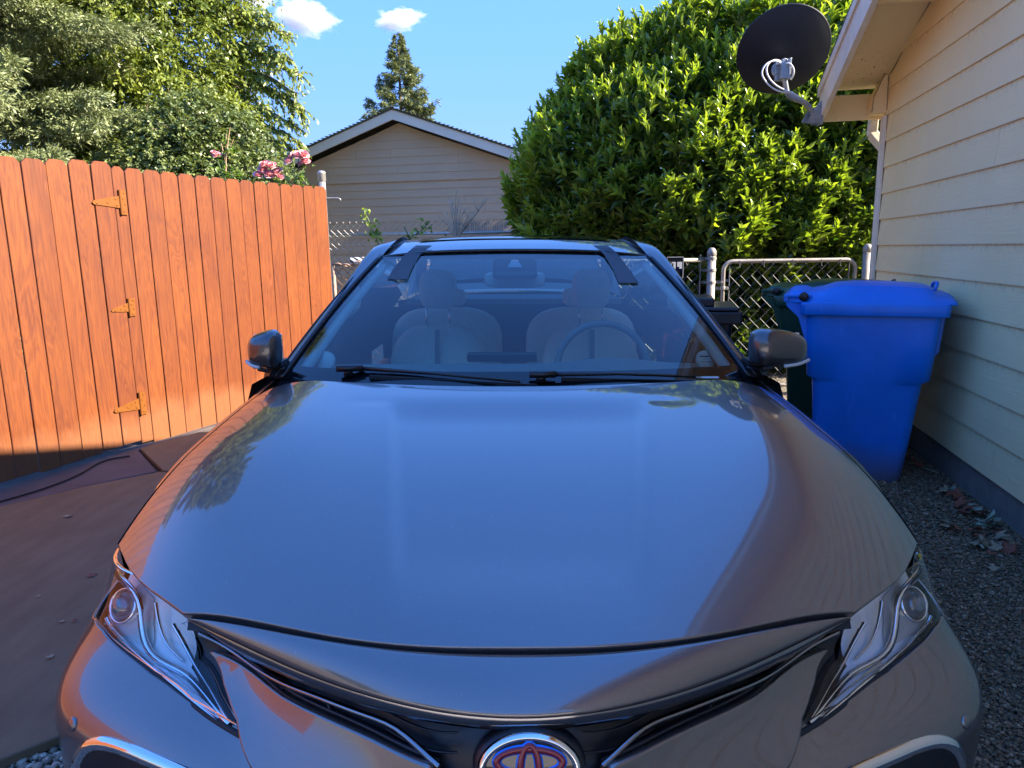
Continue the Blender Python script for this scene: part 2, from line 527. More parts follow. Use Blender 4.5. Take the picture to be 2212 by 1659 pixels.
se = [Vector((_sx(y), y)) for y in [YS0 + (2.15 - YS0) * i / 15 for i in range(16)]]
print('OUTLINE', XC, [tuple(round(v_, 3) for v_ in p) for p in (fe[0], fe[8], fe[-1], he[4], he[-1], se[0], se[8], se[-1])])
_x = se[-1].x
re_ = resample([(_x - .02, 2.170), (_x * .86, 2.155), (.45, 2.105), (.2, 2.068), (0, 2.06)], 14)
HOOD = [tuple(p) for p in fe] + [tuple(p) for p in he[1:]] + [tuple(p) for p in se] + [tuple(p) for p in re_]
panel('hood', sym(HOOD), Hs, Hn, PAINT, car, .015, .02)
# dark tray under the gaps
uo = [(x * (1.025 if y > YS0 + .01 else .985), y + .012 if y < 1.3 else y + (.03 if y > 2.05 else 0)) for x, y in HOOD]
o = panel('body_shell', sym(uo), lambda x, y: Vector((x, y, H(x, y) - .018)), Hn, RUBBER, car, .05, .01, edge=False)

# fender: swept section out from the shut line
def fender_sec(y):
    xs = se_x(y); zs = H(xs, y)
    x0 = xs + .0045
    lim = .842 + .065 * sst((y - 1.34) / .42)
    g = min(1, (lim - x0) / .098)
    k = [(x0, zs - .0012), (x0 + .014 * g, zs - .0055), (x0 + .030 * g, zs - .0175), (x0 + .047 * g, zs - .038), (x0 + .064 * g, zs - .075),
         (x0 + (lim - x0) * .88, zs - .15), (lim, zs - .23), (lim + .008, zs - .33), (lim + .003, zs - .45), (lim - .02, zs - .62)]
    return resample([Vector((a, y, z)) for a, z in k], 34)
se_x = _sx
WY, WZ, WR = 1.90, .335, .375
for s in (1, -1):
    m = MB(); secs = []
    ys = [YS0 + .004 + (2.33 - YS0 - .004) * i / 44 for i in range(45)]
    for y in ys:
        yy = min(y, 2.15); sc_ = fender_sec(yy)
        dz = (y - yy) * .09
        secs.append([Vector((s * p.x, y, p.z + dz)) for p in sc_])
    m.grid(secs)
    m.f = [f for f in m.f if (sum((m.v[i].y for i in f)) / 4 - WY) ** 2 + (sum((m.v[i].z for i in f)) / 4 - WZ) ** 2 > WR ** 2
           and not (sum((m.v[i].y for i in f)) / 4 < 1.60 and sum((m.v[i].z for i in f)) / 4 < .645 - (sum((m.v[i].y for i in f)) / 4 - 1.37) * .0)]
    m.m = [0] * len(m.f)
    if s > 0: m.f = [f[::-1] for f in m.f]
    m.build('fender', PAINT, car, True)
    m = MB()
    m.tube([Vector((s * .895, WY + (WR + .002) * math.cos(a), WZ + (WR + .002) * math.sin(a))) for a in [rad(-8 + 196 * i / 26) for i in range(27)]], .016, 8)
    m.build('wheel_arch', BLACKP, car, True)

# bonnet lip between the shut line and the upper slit
_zt = polyfit([(abs(p.x), H(p.x, p.y)) for p in fe], 0, 1, (0, 2, 4))
_zb0 = _zt(0) - .065
def zb(x):
    t = min(abs(x) / XC, 1); return _zt(abs(x)) - .010 - .050 * (1 - t ** 3)
_bp = hits([(474, 1376), (620, 1439), (806, 1501), (961, 1538), (1129, 1544), (1754, 1374), (1614, 1434), (1440, 1503), (1306, 1540), (405, 1333), (1848, 1335)], lambda p: p.z - zb(p.x))
_by = polyfit(_bp, 0, 1, (0, 2, 3, 4))
XL = XC - .012
lipT = [Vector((XL * i / 23, _fy(XL * i / 23) - .010, _zt(XL * i / 23) - .008)) for i in range(24)]
lipB = [Vector((XL * i / 23, min(_by(XL * i / 23), lipT[i].y + .004), zb(XL * i / 23))) for i in range(24)]
rows = []
for a, b_ in zip(lipT, lipB):
    nrm = Vector((.3 * a.x, -.75, .66)).normalized(); row = []
    for i in range(13):
        t = i / 12
        row.append(a.lerp(b_, t) + nrm * (.009 * 4 * t * (1 - t) * min(1, (a - b_).length / .06)))
    low = row[-1]; kk = min(1, (a - b_).length / .05)
    row.append(low + Vector((0, .002, -.006)) * kk); row.append(low + Vector((0, .003, -.016)) * kk); row.append(low + Vector((0, .03, -.02)))
    rows.append([row[0] + Vector((0, .004, -.006))] + row)
full = [[mir(p) for p in r] for r in rows[:0:-1]] + rows
m = MB(); m.grid(full); m.build('grille_lip', PAINT, car, True)
m = MB(); P = []
for i, r in enumerate(rows):
    a = Vector(fe[min(15, round(i * 15 / 23))]); x = r[1].x
    yy = np.interp(x, [q[0] for q in fe], [q[1] for q in fe])
    P.append([Vector((x, yy + .012, H(x, yy) - .016)), Vector((x, (yy + r[1].y) / 2, r[1].z - .007)), r[1] + Vector((0, -.004, -.020))])
m.grid([[mir(p) for p in r] for r in P[:0:-1]] + P); m.build('hood_seal', RUBBER, car, True)
# chrome edge of the lip
m = MB()
ed = [r[14] for r in rows]; ed = [mir(p) for p in ed[:0:-1]] + ed
P = []
for p in ed:
    kk = 1 - sst((abs(p.x) - .45) / .14)
    P.append([p + Vector((0, -.0035, .0045)) * kk, p + Vector((0, -.0055, -.002)) * kk, p + Vector((0, -.0045, -.014)) * kk, p + Vector((0, .004, -.018)) * kk])
m.grid(P); m.build('lip_trim', DCHROME, car, True)

# front bumper panel (right half outline in phi,z ; mirrored)
def npoly(pts, off=0.0):
    out = []
    for q in pts:
        r = nose(q[0], q[1], off) if len(q) == 2 else (q[0], q[1])
        if r is not None: out.append(r)
    return out
vedge = [(1313, 1659), (1440, 1607), (1614, 1512), (1790, 1409)]
vL = npoly([(912, 1659), (806, 1601), (583, 1499), (458, 1408)]); vR = npoly(vedge)
ve = [((a[0] + b_[0]) / 2, (a[1] + b_[1]) / 2) for a, b_ in zip(vL, vR)]
slL = npoly([(458, 1408), (488, 1478), (518, 1555), (524, 1592)]); slR = npoly([(1790, 1409), (1762, 1470), (1736, 1547), (1730, 1590)])
sl_ = [((a[0] + b_[0]) / 2, (a[1] + b_[1]) / 2) for a, b_ in zip(slL, slR)]
hbL = npoly([(516, 1593), (401, 1517), (321, 1447), (252, 1394), (216, 1358), (203, 1330)])
hbR = npoly([(1740, 1589), (1842, 1516), (1916, 1464), (1980, 1410), (2020, 1362), (2035, 1341)])
hb = [((a[0] + b_[0]) / 2, (a[1] + b_[1]) / 2) for a, b_ in zip(hbL, hbR)]
def phx(x, y): return math.atan2(x, YC - y)
tip = sl_[-1]; apex = ve[-1]
low_ = nose(1700, 1659)
low2 = (low_[0] + (low_[0] - tip[0]) * 1.2, low_[1] + (low_[1] - tip[1]) * 1.2)
fold = [tip, low_, low2, (phx(.50, 1.0), .455)]
_fe = spline([-p[1] for p in fold], [p[0] for p in fold])
foldp = [(_fe(-z), z) for z in np.linspace(tip[1], .455, 12)]
VPAN = [(phx(0, .9), .585), (phx(.10, .915), .595), (phx(.135, .925), .62)] + ve + sl_[1:] + foldp[1:] + [(phx(.25, .93), .50), (phx(0, .9), .51)]
panel('bumper_wedge', sym(VPAN), lambda u_, v_: Rp(u_, v_), Rnorm, PAINT, car, .014, .032, r_edge=.005)
OUTB = [(a + .004, z) for a, z in foldp] + [(phx(.56, 1.03), .44), (phx(.60, 1.02), .26), (phx(.70, 1.1), .20), (phx(.89, 1.52), .21), (phx(.90, 1.53), .30), (phx(.91, 1.6), .45), (phx(.91, 1.6), .655), (phx(.90, 1.50), .648), (phx(.868, 1.365), .637)] + list(reversed(hb[1:])) + [(tip[0] + .004, tip[1] - .002)]
def Rb(u_, v_):
    a = abs(u_); e_ = max(0, a - _fe(-min(v_, tip[1])))
    return Rp(u_, v_, -.020 * (1 - sst(e_ / .26)))
def Rbn(u_, v_):
    e = .003; n = (Rb(u_ + e, v_) - Rb(u_ - e, v_)).cross(Rb(u_, v_ + e) - Rb(u_, v_ - e)).normalized()
    return n if n.dot(Vector((math.sin(u_), -math.cos(u_), .2))) > 0 else -n
for s in (1, -1):
    panel('front_bumper', OUTB, lambda u_, v_: Vector((s * Rb(u_, v_).x, Rb(u_, v_).y, Rb(u_, v_).z)), lambda u_, v_: Vector((s * Rbn(u_, v_).x, Rbn(u_, v_).y, Rbn(u_, v_).z)), PAINT, car, .012, .005)
# black cavity behind everything in the grille
CAV = [(0, .70), (phx(.30, 1.05), .703), (phx(.60, 1.22), .73), (phx(.66, 1.25), .70), (phx(.56, 1.12), .50), (phx(.45, 1.0), .36), (0, .36)]
panel('grille', sym([(0, .705)] + CAV[1:-1] + [(0, .36)]), lambda u_, v_: Rp(u_, v_, -.045), Rnorm, BLACKP, car, .03, .02, edge=False)
def both(build, name, mat, smooth=True, **k):
    for s in (1, -1):
        m = MB(); build(m, s)
        m.build(name, mat, car, smooth, **k)
def ribbon(m, path, s, w, off, t=.004):
    """flat strip following the nose surface; path in (phi,z)"""
    P = []
    n = len(path)
    for i, (a, z) in enumerate(path):
        c = Rp(a, z, off); a2, z2 = path[min(i + 1, n - 1)]; a1, z1 = path[max(i - 1, 0)]
        tt = (Rp(a2, z2, off) - Rp(a1, z1, off)).normalized(); nn = Rnorm(a, z); side = tt.cross(nn).normalized()
        ww = w[i] if isinstance(w, list) else w
        row = [c - side * ww / 2 - nn * t, c - side * ww * .42 + nn * t * .4, c + nn * t * .75, c + side * ww * .42 + nn * t * .4, c + side * ww / 2 - nn * t]
        P.append([Vector((s * q.x, q.y, q.z)) for q in row])
    m.grid(P)
def rs2(path, n): return [tuple(p) for p in resample([Vector((a, z)) for a, z in path], n)]
barp = rs2(npoly([(1812, 1366), (1706, 1430), (1580, 1497), (1450, 1547), (1393, 1573), (1350, 1610), (1302, 1655)], -.012), 30)
both(lambda m, s: ribbon(m, barp, s, .009, -.012, .004), 'grille_bar', DCHROME)
bar2 = rs2([(a, z - .013) for a, z in ve], 24)
both(lambda m, s: ribbon(m, rs2([(a, z + .006) for a, z in ve], 24), s, .006, -.014, .004), 'grille_bar', BLACKP)
for s in (1, -1):
    for (x0, y0, x1, y1) in [(1752, 1410, 1740, 1432), (1640, 1462, 1628, 1486), (1536, 1512, 1524, 1540), (1670, 1505, 1662, 1520)]:
        a = nose(x0, y0, -.02); b_ = nose(x1, y1, -.02)
        if a and b_:
            m = MB(); p, q = Rp(*a, -.02), Rp(*b_, -.02)
            m.bar((s * p.x, p.y, p.z), (s * q.x, q.y, q.z), .0025, .012, (0, 1, 0)); m.build('grille_fin', BLACKP, car)
    for k in range(2):
        m = MB(); ribbon(m, rs2([(phx(.095, .93), .672 - .024 * k), (phx(.15, .94), .668 - .024 * k), (phx(.215, .97), .672 - .022 * k)], 14), s, .003, -.022, .003); m.build('grille_fin', BLACKP, car, True)
# black gap filler beneath the lamps
both(lambda m, s: ribbon(m, rs2([(a, z - .001) for a, z in hb], 24), s, .010, -.008, .002), 'lamp_gasket', RUBBER)

# ---- headlamps
def navg(L, Rr_):
    return [((a[0] + b_[0]) / 2, (a[1] + b_[1]) / 2) for a, b_ in zip(npoly(L), npoly(Rr_))]
inner = navg([(519, 1570), (478, 1500), (432, 1420), (392, 1350)], [(1737, 1566), (1778, 1495), (1822, 1424), (1860, 1345)])
print('EDGE', [(round(math.atan2(p[0], YC - p[1]), 3), round(math.hypot(p[0], YC - p[1]), 3), round(H(p[0], p[1]), 3), round(Rr(math.atan2(p[0], YC - p[1]), H(p[0], p[1])), 3)) for p in he])
lampo = inner + [(phx(p[0], p[1] - .004), H(p[0], p[1]) - .006) for p in he] + [(phx(_sx(YS0) + .022, YS0 + .01), H(_sx(YS0), YS0) - .022),
                 (phx(.842, 1.39), .74), (phx(.853, 1.375), .69), (phx(.864, 1.36), .643)] + [(a, z + .005) for a, z in reversed(hb)][:-1]
lampo = [(a, min(z, .80)) for a, z in lampo]
def shrink(poly, d):
    c = Vector((sum(p[0] for p in poly) / len(poly), sum(p[1] for p in poly) / len(poly)))
    n = len(poly); out = []
    ar = sum(poly[i][0] * poly[(i + 1) % n][1] - poly[(i + 1) % n][0] * poly[i][1] for i in range(n))
    for i in range(n):
        t = Vector(poly[(i + 1) % n]) - Vector(poly[i - 1]); q = Vector((-t.y, t.x)).normalized() * d
        if ar < 0: q = -q
        out.append((poly[i][0] + q.x, poly[i][1] + q.y))
    return out
slotp = [(a, z) for a, z in inner] + [(a + .0, z) for a, z in reversed(sl_)]
prl = nose(1972, 1304, -.02)
for s in (1, -1):
    M_ = lambda v: Vector((s * v.x, v.y, v.z))
    nrm = lambda u_, v_: M_(Rnorm(u_, v_))
    lamp = panel('headlight', lampo, lambda u_, v_: M_(Rp(u_, v_, -.002)), nrm, LGLASS, car, .014, .006)
    panel('grille_slot', slotp, lambda u_, v_: M_(Rp(u_, v_, -.014)), nrm, BLACKP, car, .012, .03)
    def bowl(u_, v_):
        p = Rp(u_, v_, -.016 - max(0, v_ - .53) * .16 )
        return M_(p)
    panel('reflector', [(a + (.020 if k < len(inner) else 0), z if z > .735 else z - .022) for k, (a, z) in enumerate(lampo)], bowl, nrm, REFL, lamp, .014, .01, edge=False)
    # dark divider zone and projector lens
    c = Rp(*prl, -.020); nn = Rnorm(*prl); q = Vector((0, 0, 1)).rotation_difference((nn + Vector((0, -.4, .25))).normalized()).to_matrix()
    m = MB(); m.lathe([(.034, -.012), (.0355, 0), (.0335, .006), (.029, .004), (.0285, -.01)], c, 40, q)
    m.v = [M_(v) for v in m.v]; m.build('lamp_bezel', CHROME, lamp, True)
    m = MB(); m.lathe([(.0288, -.008), (.027, .002), (.021, .011), (.012, .016), (.0005, .018)], c, 32, q)
    m.v = [M_(v) for v in m.v]; m.build('projector_lens', simple('smoky_lens', (.22, .23, .24), .05, .5, 0) if 'smoky_lens' not in bpy.data.materials else bpy.data.materials['smoky_lens'], lamp, True)
    zone = npoly([(1935, 1295), (1965, 1262), (2003, 1262), (2022, 1295), (2018, 1330), (1975, 1380), (1925, 1408), (1929, 1350)], -.02)
    panel('lamp_bezel', zone, lambda u_, v_: bowl(u_, v_) + M_(Rnorm(u_, v_)) * .004, nrm, simple('grey_lamp_housing', (.62, .60, .56), .3, .3, .1) if 'grey_lamp_housing' not in bpy.data.materials else bpy.data.materials['grey_lamp_housing'], lamp, .014, .01, edge=False)
    def strip(pts, w, off, mat_, nm, n=30):
        m = MB(); path = rs2(npoly(pts, off), n); ribbon(m, path, s, w, off, .004); m.build(nm, mat_, lamp, True)
    strip([(1996, 1188), (1990, 1232), (1963, 1263), (1943, 1295), (1937, 1339), (1929, 1384), (1904, 1419), (1859, 1443), (1820, 1475), (1778, 1528), (1750, 1562)], .013, -.012, CHROME, 'chrome_curve')
    strip([(2005, 1205), (2018, 1240), (2026, 1290), (2012, 1332), (1978, 1378), (1935, 1418), (1880, 1465), (1810, 1525), (1755, 1568)], .007, -.011, CHROME, 'chrome_curve')
    for k in range(2):
        strip([(1905 - 12 * k, 1436 + 5 * k - 3), (1865 - 8 * k, 1462 + 4 * k), (1815 - 6 * k, 1500 + 5 * k), (1775 - 4 * k, 1540 + 2 * k)], .0030, -.009, CHROME, 'lamp_rib', 12)
    for k in range(1):
        strip([(1905 - 15 * k, 1298 + 12 * k), (1897 - 13 * k, 1345 + 9 * k), (1880 - 13 * k, 1388 + 8 * k), (1846 - 10 * k, 1424 + 7 * k)], .005, -.016, CHROME, 'lamp_rib', 12)
    strip([(1868, 1345), (1838, 1400), (1796, 1475), (1752, 1552)], .006, -.010, CHROME, 'chrome_curve', 16)

# ---- fog lamp surround
fogo = npoly([(1790, 1697), (1860, 1660), (1925, 1632), (1990, 1606), (2045, 1604), (2072, 1636)])
fogz = rs2(fogo + [(fogo[-1][0] + .012, fogo[-1][1] - .07), (fogo[-1][0] - .02, fogo[-1][1] - .16)], 30)
both(lambda m, s: ribbon(m, fogz, s, .024, .004, .006), 'fog_lamp_trim', CHROME)
fp = [(a - .004, z - .010) for a, z in fogz] + [(phx(.66, 1.08), .30), (phx(.60, 1.05), .40)]
for s in (1, -1):
    panel('fog_lamp_recess', fp, lambda u_, v_: Vector((s * Rp(u_, v_).x, Rp(u_, v_).y, v_)) + Vector((s * Rnorm(u_, v_).x, Rnorm(u_, v_).y, 0)) * .0035,
          lambda u_, v_: Vector((s * Rnorm(u_, v_).x, Rnorm(u_, v_).y, Rnorm(u_, v_).z)), BLACKP, car, .025, .004)
    # parking sensor
    a, z = nose(2087, 1560) or (1.0, .45)
    p = Rp(a, z, .001); n_ = Rnorm(a, z); q = Vector((0, 0, 1)).rotation_difference(n_).to_matrix()
    m = MB(); m.lathe([(.0125, -.002), (.0125, .001), (.009, .0025), (.0002, .003)], p, 20, q); m.v = [Vector((s * v.x, v.y, v.z)) for v in m.v]
    m.build('parking_sensor', PAINT, car, True)

# ---- emblem: three ellipses
EMB = empty('emblem_base')
EMB.parent = car; bpy.data.objects.remove(EMB)
EC = Vector((.013, .916, .640)); tl = rad(-14)
ex, ey, ez = Vector((1, 0, 0)), Vector((0, math.sin(-tl) * 1.0, math.cos(tl))), Vector((0, -math.cos(tl), math.sin(-tl) * 1.0))
def EP(x, y, z=0): return EC + ex * x + ey * y + ez * z
def ell_ring(m, cx, cy, a, b_, w, z, hgt, n=56, a2=None, b2=None, t0=0, t1=2 * PI):
    P = []
    closed = abs(t1 - t0 - 2 * PI) < 1e-6
    k = n if closed else n + 1
    for i in range(k):
        t = t0 + (t1 - t0) * i / n; c, s_ = math.cos(t), math.sin(t)
        row = []
        for (f, h_) in [(-.5, 0), (-.42, .7), (-.2, 1), (.2, 1), (.42, .7), (.5, 0)]:
            row.append(EP(cx + (a + w * f) * c, cy + (b_ + w * f) * s_, z + hgt * h_))
        P.append(row)
    m.grid(P, 0, closed)
EBLK = simple('emblem_black', (.004, .006, .012), .05, 0, 0, coat=1)
ERED = simple('emblem_burgundy', (.22, .012, .035), .3, .3, .05, coat=.5)
EBLU = simple('emblem_blue', (.01, .20, .75), .2, .3, .05)
m = MB(); P = []
for i in range(64):
    t = 2 * PI * i / 64; c, s_ = math.cos(t), math.sin(t)
    P.append([EP(.084 * c, .060 * s_, -.03), EP(.082 * c, .058 * s_, -.008), EP(.076 * c, .054 * s_, -.003)])
m.grid(P, 0, True); emb = m.build('emblem', BLACKP, car, True)
m = MB(); ell_ring(m, 0, 0, .0690, .0475, .012, -.004, .009); m.build('emblem_rim', CHROME, emb, True)
m = MB(); P = []
for i in range(64):
    t = 2 * PI * i / 64; P.append([EP(.066 * r_ * math.cos(t), .046 * r_ * math.sin(t), -.001 + .003 * (1 - r_ * r_)) for r_ in (1, .8, .6, .4, .2, .001)])
m.grid(P, 0, True); m.build('emblem_face', EBLK, emb, True)
for (mt, dw, z) in ((EBLU, .0045, .0012), (ERED, 0, .003)):
    m = MB()
    ell_ring(m, 0, .0130, .0475, .0180, .0098 + dw, z, .0015)
    ell_ring(m, 0, .0008, .0135, .0350, .0098 + dw, z + .0002, .0015)
    m.build('emblem_mark', mt, emb, True)

# ---- windscreen, pillars, roof
def wscreen(s, t, off=0.0):
    """s -1..1 across, t 0 bottom..1 top"""
    a = abs(s)
    b0 = Vector((.770 * s, 2.135 + .20 * a ** 2.2, .969 - .006 * a * a))
    t0_ = Vector((.553 * s, 2.950 + .070 * a ** 2.2, 1.371 - .017 * a * a))
    p = b0.lerp(t0_, t)
    n_ = Vector((.28 * s, -.46, .86)).normalized()
    return p + n_ * (.026 * 4 * t * (1 - t) * (.6 + .4 * (1 - a)) + off)
def wpatch(name, s0, s1, t0, t1, mat, off=0.0, parent=car, ns=40, ntt=28, fn=None):
    m = MB(); m.grid([[wscreen(s0 + (s1 - s0) * i / ns, t0 + (t1 - t0) * j / ntt, off) for j in range(ntt + 1)] for i in range(ns + 1)])
    return m.build(name, mat, parent, True)
ws = wpatch('windshield', -1, 1, 0, 1, WGLASS)
FRIT = simple('black_glass_border', (.010, .011, .016), .3, 0, 0)
wpatch('glass_border', -1, 1, 0, .085, FRIT, -.004, ws, 40, 4)
wpatch('glass_border', -1, 1, .968, 1, FRIT, -.004, ws, 40, 3)
wpatch('glass_border', -1, -.975, 0, 1, FRIT, -.004, ws, 3, 28)
wpatch('glass_border', .975, 1, 0, 1, FRIT, -.004, ws, 3, 28)
wpatch('cowl_panel', -1.02, 1.02, -.10, .004, BLACKP, -.010, car, 40, 4)
PIL = []
def pillar_rail(s):
    # base -> header -> over the doors -> rear
    c = [((.770, 2.335, .962), (.800, 2.345, .963), (.822, 2.38, .945), (.832, 2.40, .915)),
         ((.698, 2.56, 1.094), (.728, 2.57, 1.104), (.748, 2.60, 1.088), (.752, 2.615, 1.060)),
         ((.626, 2.79, 1.229), (.657, 2.80, 1.246), (.676, 2.83, 1.232), (.678, 2.84, 1.205)),
         ((.553, 3.020, 1.353), (.588, 3.03, 1.379), (.612, 3.05, 1.368), (.618, 3.06, 1.335)),
         ((.520, 3.20, 1.420), (.560, 3.22, 1.412), (.605, 3.25, 1.392), (.618, 3.27, 1.352)),
         ((.515, 3.60, 1.428), (.565, 3.60, 1.418), (.612, 3.62, 1.395), (.630, 3.64, 1.350)),
         ((.515, 4.05, 1.412), (.560, 4.06, 1.402), (.605, 4.08, 1.378), (.630, 4.09, 1.330)),
         ((.53, 4.45, 1.345), (.575, 4.47, 1.330), (.62, 4.50, 1.30), (.645, 4.50, 1.25)),
         ((.62, 4.95, 1.10), (.68, 4.98, 1.09), (.74, 5.0, 1.05), (.76, 5.0, 1.0))]
    cols = [resample([Vector(r[k]) for r in c], 50) for k in range(4)]
    P = []
    for i in range(50):
        sec = resample([cols[k][i] for k in range(4)], 9)
        P.append([Vector((s * p.x, p.y, p.z)) for p in sec])
    return P
for s in (1, -1):
    m = MB(); m.grid(pillar_rail(s)); m.build('roof_rail', PAINT, car, True)
    m = MB(); pts = [wscreen(s * 1.0, t, .004) for t in [i / 20 for i in range(21)]]
    m.tube(pts, .0085, 6); m.build('pillar_moulding', GLOSSB, car, True)
    m = MB(); pts = [wscreen(s * 1.0, t, .008) + Vector((s * .022, .008, .002)) for t in [i / 20 for i in range(21)]]
    m.tube(pts, .0035, 6); m.build('pillar_moulding', GLOSSB, car, True)
_rc = spline([2.94, 3.05, 3.2, 3.35, 3.5, 3.8, 4.1, 4.45], [1.372, 1.402, 1.429, 1.4415, 1.4455, 1.446, 1.430, 1.372])
def roofz(x, y): return _rc(y) - .045 * x * x - .16 * x ** 4
def rooff(u_, y):   # u_ -1..1
    a = abs(u_)
    wd = .553 if y < 3.02 else .553 - .038 * sst((y - 3.02) / .25)
    x = wd * u_; yy = y + .070 * a ** 2.2 * (1 - sst((y - 2.95) / .5))
    return Vector((x, yy, roofz(x, y)))
m = MB(); m.grid([[rooff(-1 + i / 18, 2.955 + (4.45 - 2.955) * j / 40) for j in range(41)] for i in range(37)]); m.build('roof', PAINT, car, True)
m = MB(); m.grid([[rooff(-.80 + 1.6 * i / 24, 3.17 + .75 * j / 16) + Vector((0, 0, .004)) for j in range(17)] for i in range(25)]); m.build('sunroof', GLOSSB, car, True)
m = MB(); m.tube([rooff(-1 + i / 15, 2.957) + Vector((0, -.004, .001)) for i in range(31)], .0065, 6); m.build('pillar_moulding', GLOSSB, car, True)
for s in (1, -1):
    m = MB(); m.tube([rooff(s * .985, 3.08 + 1.3 * j / 20) + Vector((0, 0, -.002)) for j in range(21)], .005, 6); m.build('roof_ditch', BLACKP, car, True)

# ---- body sides, doors, boot, wheels
for s in (1, -1):
    P = []
    for i in range(31):
        y = 2.33 + 3.0 * i / 30; e = sst((y - 4.9) / .45)
        zt = .965 + .03 * sst((y - 2.6) / 2.2) - .03 * e
        P.append([Vector((s * (a - .10 * e), y, z)) for a, z in [(.835, zt), (.872, zt - .02), (.897, zt - .10), (.908, zt - .25), (.905, zt - .40), (.915, zt - .52), (.90, zt - .66), (.86, .20)]])
    m = MB(); m.grid(P)
    m.f = [f for f in m.f if (sum(m.v[k].y for k in f) / 4 - 4.72) ** 2 + (sum(m.v[k].z for k in f) / 4 - WZ) ** 2 > WR ** 2]; m.m = [0] * len(m.f)
    m.build('door_panel', PAINT, car, True)
    for wy in (WY, 4.72):
        R_ = Matrix.Rotation(PI / 2, 3, 'Y')
        m = MB(); m.lathe([(.20, -.10), (.31, -.11), (.335, -.09), (.335, .09), (.31, .11), (.22, .105)], (s * .79, wy, .335), 32, R_)
        wh = m.build('tyre', RUBBER, car, True)
        m = MB(); m.lathe([(.225, .09), (.22, .06), (.19, .05)], (s * .79, wy, .335), 32, R_ if s > 0 else R_ @ Matrix.Scale(-1, 3, (0, 0, 1)))
        for k in range(5):
            a = 2 * PI * k / 5
            m.bar(Vector((s * .86, wy, .335)), Vector((s * .86, wy + .21 * math.cos(a), .335 + .21 * math.sin(a))), .05, .03, (1, 0, 0))
        m.build('rim', SATIN, wh, True)
    sp = pillar_rail(s)
    m = MB(); P = []
    for i in range(3, 44):
        top = sp[i][-1]; P.append([top, Vector((s * (.832 - .02), max(top.y, 2.40), .955 + .02 * sst((top.y - 2.6) / 2)))])
    m.grid(P); m.build('side_window', SGLASS, car, True)
    for yb in (3.42,):
        m = MB(); m.bar((s * .832, yb - .05, .96), (s * .645, yb + .05, 1.36), .03, .10, (0, 1, 0)); m.build('door_pillar', GLOSSB, car)
m = MB()
bo = [Vector((0, 4.9, 1.10)), Vector((0, 5.1, 1.09)), Vector((0, 5.45, 1.07)), Vector((0, 5.55, 1.0)), Vector((0, 5.6, .75)), Vector((0, 5.58, .5)), Vector((0, 5.5, .25))]
m.grid([[Vector((x, p.y - .25 * (x / .85) ** 4 * (1 if k > 1 else 0), p.z - .06 * (x / .8) ** 2 * (1 if k < 3 else 0))) for k, p in enumerate(bo)] for x in [-.85 + 1.7 * i / 20 for i in range(21)]])
m.build('boot', PAINT, car, True)
m = MB(); m.grid([[Vector((x * (.50 + .12 * j / 8), 4.42 + .55 * j / 8, 1.375 - .27 * j / 8 - .03 * x * x)) for j in range(9)] for x in [-1 + i / 8 for i in range(17)]]); m.build('rear_window', SGLASS, car, True)
m = MB(); m.box((0, 3.3, .25), (1.7, 4.1, .06)); m.box((0, 1.75, .30), (1.3, 1.1, .10)); m.box((0, 2.36, .60), (1.55, .05, .62)); m.build('floor_pan', RUBBER, car)
m = MB(); m.grid([[rooff(-.98 + 1.96 * i / 20, 3.02 + 1.4 * j / 12) - Vector((0, 0, .03)) for j in range(13)] for i in range(21)]); m.build('headliner', TRIMM, car, True)

